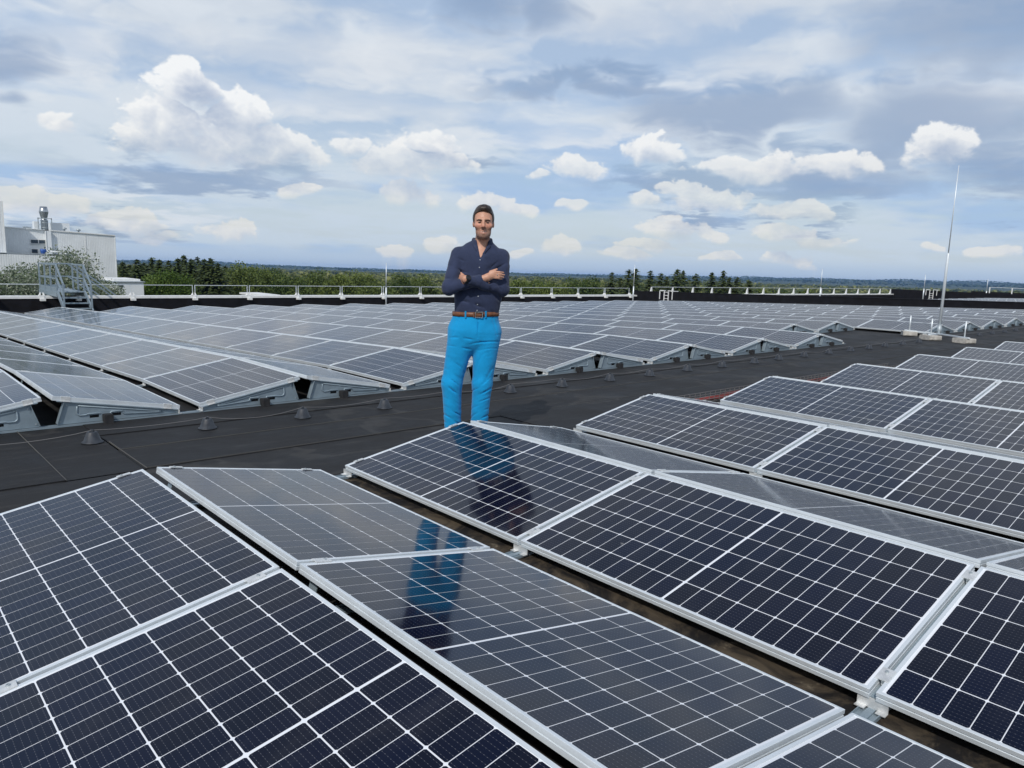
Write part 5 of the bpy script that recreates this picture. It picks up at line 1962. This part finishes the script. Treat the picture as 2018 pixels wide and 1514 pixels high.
def conifer_crown(rg, h, wd, levels, size, start=0.18, thin=0.0, per=8):
    cen, uu, vv, tt = [], [], [], []
    for i in range(levels):
        f = start + (1 - start) * i / levels
        z = h * f
        dpt = 1 - (f - start) / (1 - start)
        r_ = wd / 2 * 1.25 * dpt / (dpt + 0.22) * rg.uniform(0.6, 1.2) + 0.10 * size
        nb = per if f < 0.85 else 7
        a0 = rg.uniform(0, 6.28)
        for q in range(nb):
            if rg.random() < thin:
                continue
            a = a0 + 6.283 * q / nb + rg.uniform(-0.3, 0.3)
            ln = r_ * rg.uniform(0.7, 1.15)
            steps = max(2, int(ln / (size * 1.1)))
            for s_ in range(steps):
                g_ = (s_ + 0.6) / steps
                p = np.array([math.cos(a) * ln * g_, math.sin(a) * ln * g_, z - ln * 0.28 * g_ + ln * 0.12 * g_ * g_])
                cen.append(p + rg.normal(size=3) * size * 0.25)
                dv = np.array([math.cos(a), math.sin(a), -0.25])
                sd_ = np.array([-math.sin(a), math.cos(a), rg.uniform(-0.4, 0.4)])
                uu.append(dv * size * rg.uniform(0.7, 1.2))
                vv.append(sd_ * size * rg.uniform(0.45, 0.9) * (1.1 - 0.5 * g_))
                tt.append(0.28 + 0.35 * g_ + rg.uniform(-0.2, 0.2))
    for q in range(3):       # leader
        cen.append(np.array([0, 0, h * (0.985 + 0.006 * q)]))
        uu.append(np.array([0.02 * (q - 1), 0, size * 0.55]))
        vv.append(np.array([size * 0.16, size * 0.12 * (q % 2), 0]))
        tt.append(0.5)
    return np.array(cen), np.array(uu), np.array(vv), np.array(tt)


def trunk_mesh(h, r0, branches, rg, wd, top=0.85):
    mb = MB()
    mb.tube([(0, 0, 0), (0.06, 0.03, h * 0.3), (-0.04, 0.05, h * 0.6), (0, 0, h * top)], [r0, r0 * 0.75, r0 * 0.5, r0 * 0.12], 8)
    for i in range(branches):
        z = h * rg.uniform(0.3, 0.75)
        a = rg.uniform(0, 6.28)
        ln = wd / 2 * rg.uniform(0.5, 0.85)
        e = Vector((math.cos(a) * ln, math.sin(a) * ln, z + ln * rg.uniform(0.3, 0.8)))
        mb.tube([(0, 0, z), (e.x * 0.5, e.y * 0.5, z + (e.z - z) * 0.6), tuple(e)], [r0 * 0.35, r0 * 0.2, r0 * 0.06], 6)
    return mb.mesh('trunk', M['bark'], True)


def plant_tree(name, label, crown, mat, h, r0, pos, branches=6, wd=5.0, group=None, rot=0.0, rg=None, cat='tree'):
    root = empty(name, pos, rot, label=label, cat=cat, group=group)
    link('crown', quads_to_mesh('crown', *crown, mat), root)
    link('trunk', trunk_mesh(h, r0, branches, rg, wd), root)
    return root


def place(px, D):
    a = azel(px, 560)[0]
    x, y = CAM.x + D * math.sin(a), CAM.y + D * math.cos(a)
    return x, y, ground_z(x, y)


def top_height(px, py, D):
    """tree height so that its top is seen towards (px, py) at distance D"""
    x, y, gz = place(px, D)
    return CAM.z + D * math.tan(azel(px, py)[1]) - gz


# silver-leaved tree before the white building, in four bushy stems
for i, (px, py, wpx, D, nl) in enumerate([(112, 495, 120, 50, 26000), (30, 520, 90, 47, 17000), (178, 548, 100, 48, 11000), (-60, 512, 120, 49, 7000)]):
    rg = np.random.default_rng(40 + i)
    h = top_height(px, py, D)
    wd = wpx / 1470 * D * 1.15
    cr = broad_crown(rg, h, wd, nl, 0.046, 46, (0.76, 0.76, 0.84, 0.76)[i], 0.40)
    lab = ['silver-leaved tree rising behind the steel crossover stair', 'silver-leaved tree at the left edge beside the white building', 'low silver-leaved bush right of the steel crossover stair', 'silver-leaved tree cut off by the left picture edge'][i]
    plant_tree('silver_tree', lab, cr, M['willow'], h, 0.22, place(px, D), 8, wd, 'silver-leaved trees', rg=rg)
# round bright tree
rg = np.random.default_rng(60)
D = 72.0
h = top_height(330, 533, D)
wd = 98 / 1470 * D
plant_tree('round_tree', 'round bright green broadleaf tree behind the rail, right of white shed', broad_crown(rg, h, wd, 26000, 0.072, 60, 0.70, 0.25), M['leaf_bright'], h, 0.2, place(330, D), 8, wd, rg=rg)
# tall conifers at the left
left_con = [(243, 516), (258, 522), (272, 512), (285, 518), (301, 508), (316, 512), (334, 514), (352, 509), (364, 503), (378, 510), (391, 506), (404, 511), (417, 509), (430, 518), (446, 524)]
for i, (px, py) in enumerate(left_con):
    rg = np.random.default_rng(100 + i)
    D = 118 + rg.uniform(-8, 14)
    h = top_height(px, py, D)
    wd = rg.uniform(3.4, 5.0)
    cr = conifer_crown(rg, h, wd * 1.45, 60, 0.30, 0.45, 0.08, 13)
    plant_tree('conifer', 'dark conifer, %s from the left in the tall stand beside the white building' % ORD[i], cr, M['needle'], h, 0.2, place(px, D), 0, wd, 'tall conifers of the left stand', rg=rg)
right_con = [(1205, 537, 4.6), (1222, 547, 4.2), (1238, 531, 4.4), (1252, 529, 5.0), (1281, 533, 3.6), (1302, 538, 4.2), (1314, 545, 2.6), (1333, 530, 5.2), (1345, 533, 4.4), (1371, 540, 4.6), (1402, 537, 4.4), (1424, 533, 3.2), (1437, 547, 4.0), (1452, 546, 4.2), (1476, 552, 4.0)]
for i, (px, py, wd) in enumerate(right_con):
    rg = np.random.default_rng(200 + i)
    D = 112 + rg.uniform(-8, 8)
    h = top_height(px, py, D)
    cr = conifer_crown(rg, h, wd * 1.30, 60, 0.26, 0.45, 0.12, 13)
    plant_tree('conifer', 'slim conifer above the black fire wall, %s from the left of its group' % ORD[i], cr, M['needle'], h, 0.18, place(px, D), 0, wd, 'conifers right of the man', rg=rg)
# broadleaf trees that stand out of the wood behind the rail
mid = [(470, 524, 9, 120), (505, 526, 8, 128), (540, 530, 9, 140), (575, 541, 7, 116), (622, 535, 8, 130), (668, 541, 6, 118), (710, 537, 8, 136), (742, 549, 6, 115), (792, 545, 7, 124), (830, 541, 7, 132), (1022, 553, 6, 118), (1056, 548, 7, 126), (1088, 551, 7, 116), (1128, 553, 7, 128), (1160, 550, 7, 120),
       (1500, 566, 6, 116), (1545, 567, 6, 122), (1590, 567, 6, 118)]
for i, (px, py, wd, D) in enumerate(mid):
    rg = np.random.default_rng(300 + i)
    h = top_height(px, py, D)
    cr = broad_crown(rg, h, wd, 9000, 0.125, 44, 0.58, 0.25)
    cr = (cr[0], cr[1], cr[2], cr[3] + rg.uniform(-0.2, 0.25))
    side_ = 'left of the man' if px < 900 else 'right of the man'
    j = i if px < 900 else i - 10
    plant_tree('broadleaf_tree', '%s broadleaf tree from the left behind the rail, %s' % (ORD[j], side_), cr, M['leaf'], h, 0.2, place(px, D), 5, wd, 'broadleaf trees at the wood edge', rg=rg)

# the wood behind: one mass, nearer trees fuller, farther ones coarser
rg = np.random.default_rng(77)
tmpl_n = [broad_crown(np.random.default_rng(530 + i), 1.0, 0.62, 900, 0.0155, 30, 0.35, 0.25) for i in range(4)]
tmpl_b = [broad_crown(np.random.default_rng(500 + i), 1.0, 0.62, 300, 0.026, 18, 0.35, 0.25) for i in range(4)]
tmpl_d = [conifer_crown(np.random.default_rng(540 + i), 1.0, 0.28, 26, 0.026, 0.35, 0.1, 9) for i in range(3)]
tmpl_c = [conifer_crown(np.random.default_rng(510 + i), 1.0, 0.26, 14, 0.045, 0.25, 0.1, 6) for i in range(3)]
tmpl_f = [broad_crown(np.random.default_rng(520 + i), 1.0, 0.9, 60, 0.085, 9, 0.35, 0.3) for i in range(3)]
CC, UU, VV, TT = [], [], [], []


def add_tree(tp, x, y, hh_, ws, tint, rot):
    gz = ground_z(x, y)
    ca, sa = math.cos(rot), math.sin(rot)
    R_ = np.array([[ca, -sa, 0], [sa, ca, 0], [0, 0, 1]]) * np.array([ws, ws, 1.0])[None, :]
    CC.append((tp[0] * hh_) @ R_.T + np.array([x, y, gz]))
    UU.append((tp[1] * hh_) @ R_.T)
    VV.append((tp[2] * hh_) @ R_.T)
    TT.append(tp[3] + tint)


def blocked(a, D):
    # keep clear of the buildings
    dg = math.degrees(a)
    return D < 112 and dg < 16.5


cnt = 0
for ring in np.arange(112, 420, 7.0):
    nar = int((rad(84) - rad(3)) * ring / 7.5)
    for k in range(nar):
        a = rad(3) + (rad(84) - rad(3)) * (k + rg.random()) / nar
        D = ring + rg.uniform(-3, 3)
        if blocked(a, D):
            continue
        x, y = CAM.x + D * math.sin(a), CAM.y + D * math.cos(a)
        dg = math.degrees(a)
        patch = math.sin(x * 0.021 + 1.3) * math.sin(y * 0.017 + 0.4)
        conif = rg.random() < (0.75 if dg < 21 else 0.30 if patch > 0.2 else 0.12)
        hb = 15.2 if dg < 21 else 13.2 if dg < 30 else 12.6
        if conif:
            add_tree((tmpl_d if D < 190 else tmpl_c)[rg.integers(3)], x, y, hb * rg.uniform(0.95, 1.16), rg.uniform(0.85, 1.2), -0.22 + rg.uniform(-0.1, 0.1), rg.uniform(0, 6.28))
        else:
            add_tree((tmpl_n if D < 190 else tmpl_b)[rg.integers(4)], x, y, hb * rg.uniform(0.80, 1.12), rg.uniform(0.8, 1.15), 0.30 * patch + rg.uniform(-0.22, 0.28), rg.uniform(0, 6.28))
        cnt += 1
for ring in np.concatenate([np.arange(420, 1000, 16.0), np.arange(1000, 2600, 40.0)]):
    sp = 16 if ring < 1000 else 34
    nar = int((rad(84) - rad(3)) * ring / sp)
    big = 1.0 if ring < 1000 else 1.15
    for k in range(nar):
        a = rad(3) + (rad(84) - rad(3)) * (k + rg.random()) / nar
        D = ring + rg.uniform(-8, 8)
        x, y = CAM.x + D * math.sin(a), CAM.y + D * math.cos(a)
        patch = math.sin(x * 0.009 + 1.3) * math.sin(y * 0.008 + 0.4)
        add_tree(tmpl_f[rg.integers(3)], x, y, 13.0 * big * rg.uniform(0.85, 1.12), rg.uniform(1.4, 2.2) * big, 0.25 * patch + rg.uniform(-0.2, 0.2), rg.uniform(0, 6.28))
        cnt += 1
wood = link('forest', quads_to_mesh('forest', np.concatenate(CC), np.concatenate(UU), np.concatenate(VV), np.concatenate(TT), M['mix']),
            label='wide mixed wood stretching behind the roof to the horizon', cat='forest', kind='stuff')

# far wooded hills: canopy clumps along the hill crests
HC, HU, HV, HT = [], [], [], []
for ring in np.arange(3600, 6400, 180.0):
    nar = int((rad(84) - rad(3)) * ring / 12)
    aa = rad(3) + (rad(84) - rad(3)) * (np.arange(nar) + rg.random(nar)) / nar
    for a in aa:
        x, y = ring * math.sin(a), ring * math.cos(a)
        top = math.tan(rad(hill_angle(a)) + rad(0.15)) * ring * min(1.0, (ring - 3000) / 3000)
        z = ground_z(x, y) + max(0, top + 18) * (0.8 + 0.12 * math.sin(a * 23 + ring * 0.002) * math.sin(a * 51 + 2))
        HC.append((x, y, z + rg.uniform(3, 9)))
HC = np.array(HC)
u, v_ = rand_axes(rg, len(HC), 8.0, 0.2)
u[:, 2] *= 0.35
v_[:, 2] *= 0.5
link('hill_wood', quads_to_mesh('hill_wood', HC, u, v_, rg.uniform(0, 0.25, len(HC)), M['mix']), label='dark blue wooded hills along the horizon', cat='hills', kind='stuff')

# ================================================================== haze: the air over the land
hz = MB().box(-7000, 7000, -7000, 7000, -75, 50.0)
hz.v = [(x, y, z - TLT * (x * math.sin(TA) + y * math.cos(TA))) for x, y, z in hz.v]      # the air lies level with the land
hm = bpy.data.materials.new('haze')
hm.use_nodes = True
hm.node_tree.nodes.clear()
ht = NT(hm.node_tree)
pv = ht.n('ShaderNodeVolumePrincipled')
pv.inputs['Color'].default_value = (0.26, 0.50, 0.96, 1)
pv.inputs['Density'].default_value = 0.00009
pv.inputs['Anisotropy'].default_value = 0.0
ho = ht.n('ShaderNodeOutputMaterial')
ht.t.links.new(pv.outputs[0], ho.inputs['Volume'])
fix_normals(hz.build('haze', hm, kind='stuff', label='thin pale haze over the whole landscape', cat='haze').data)
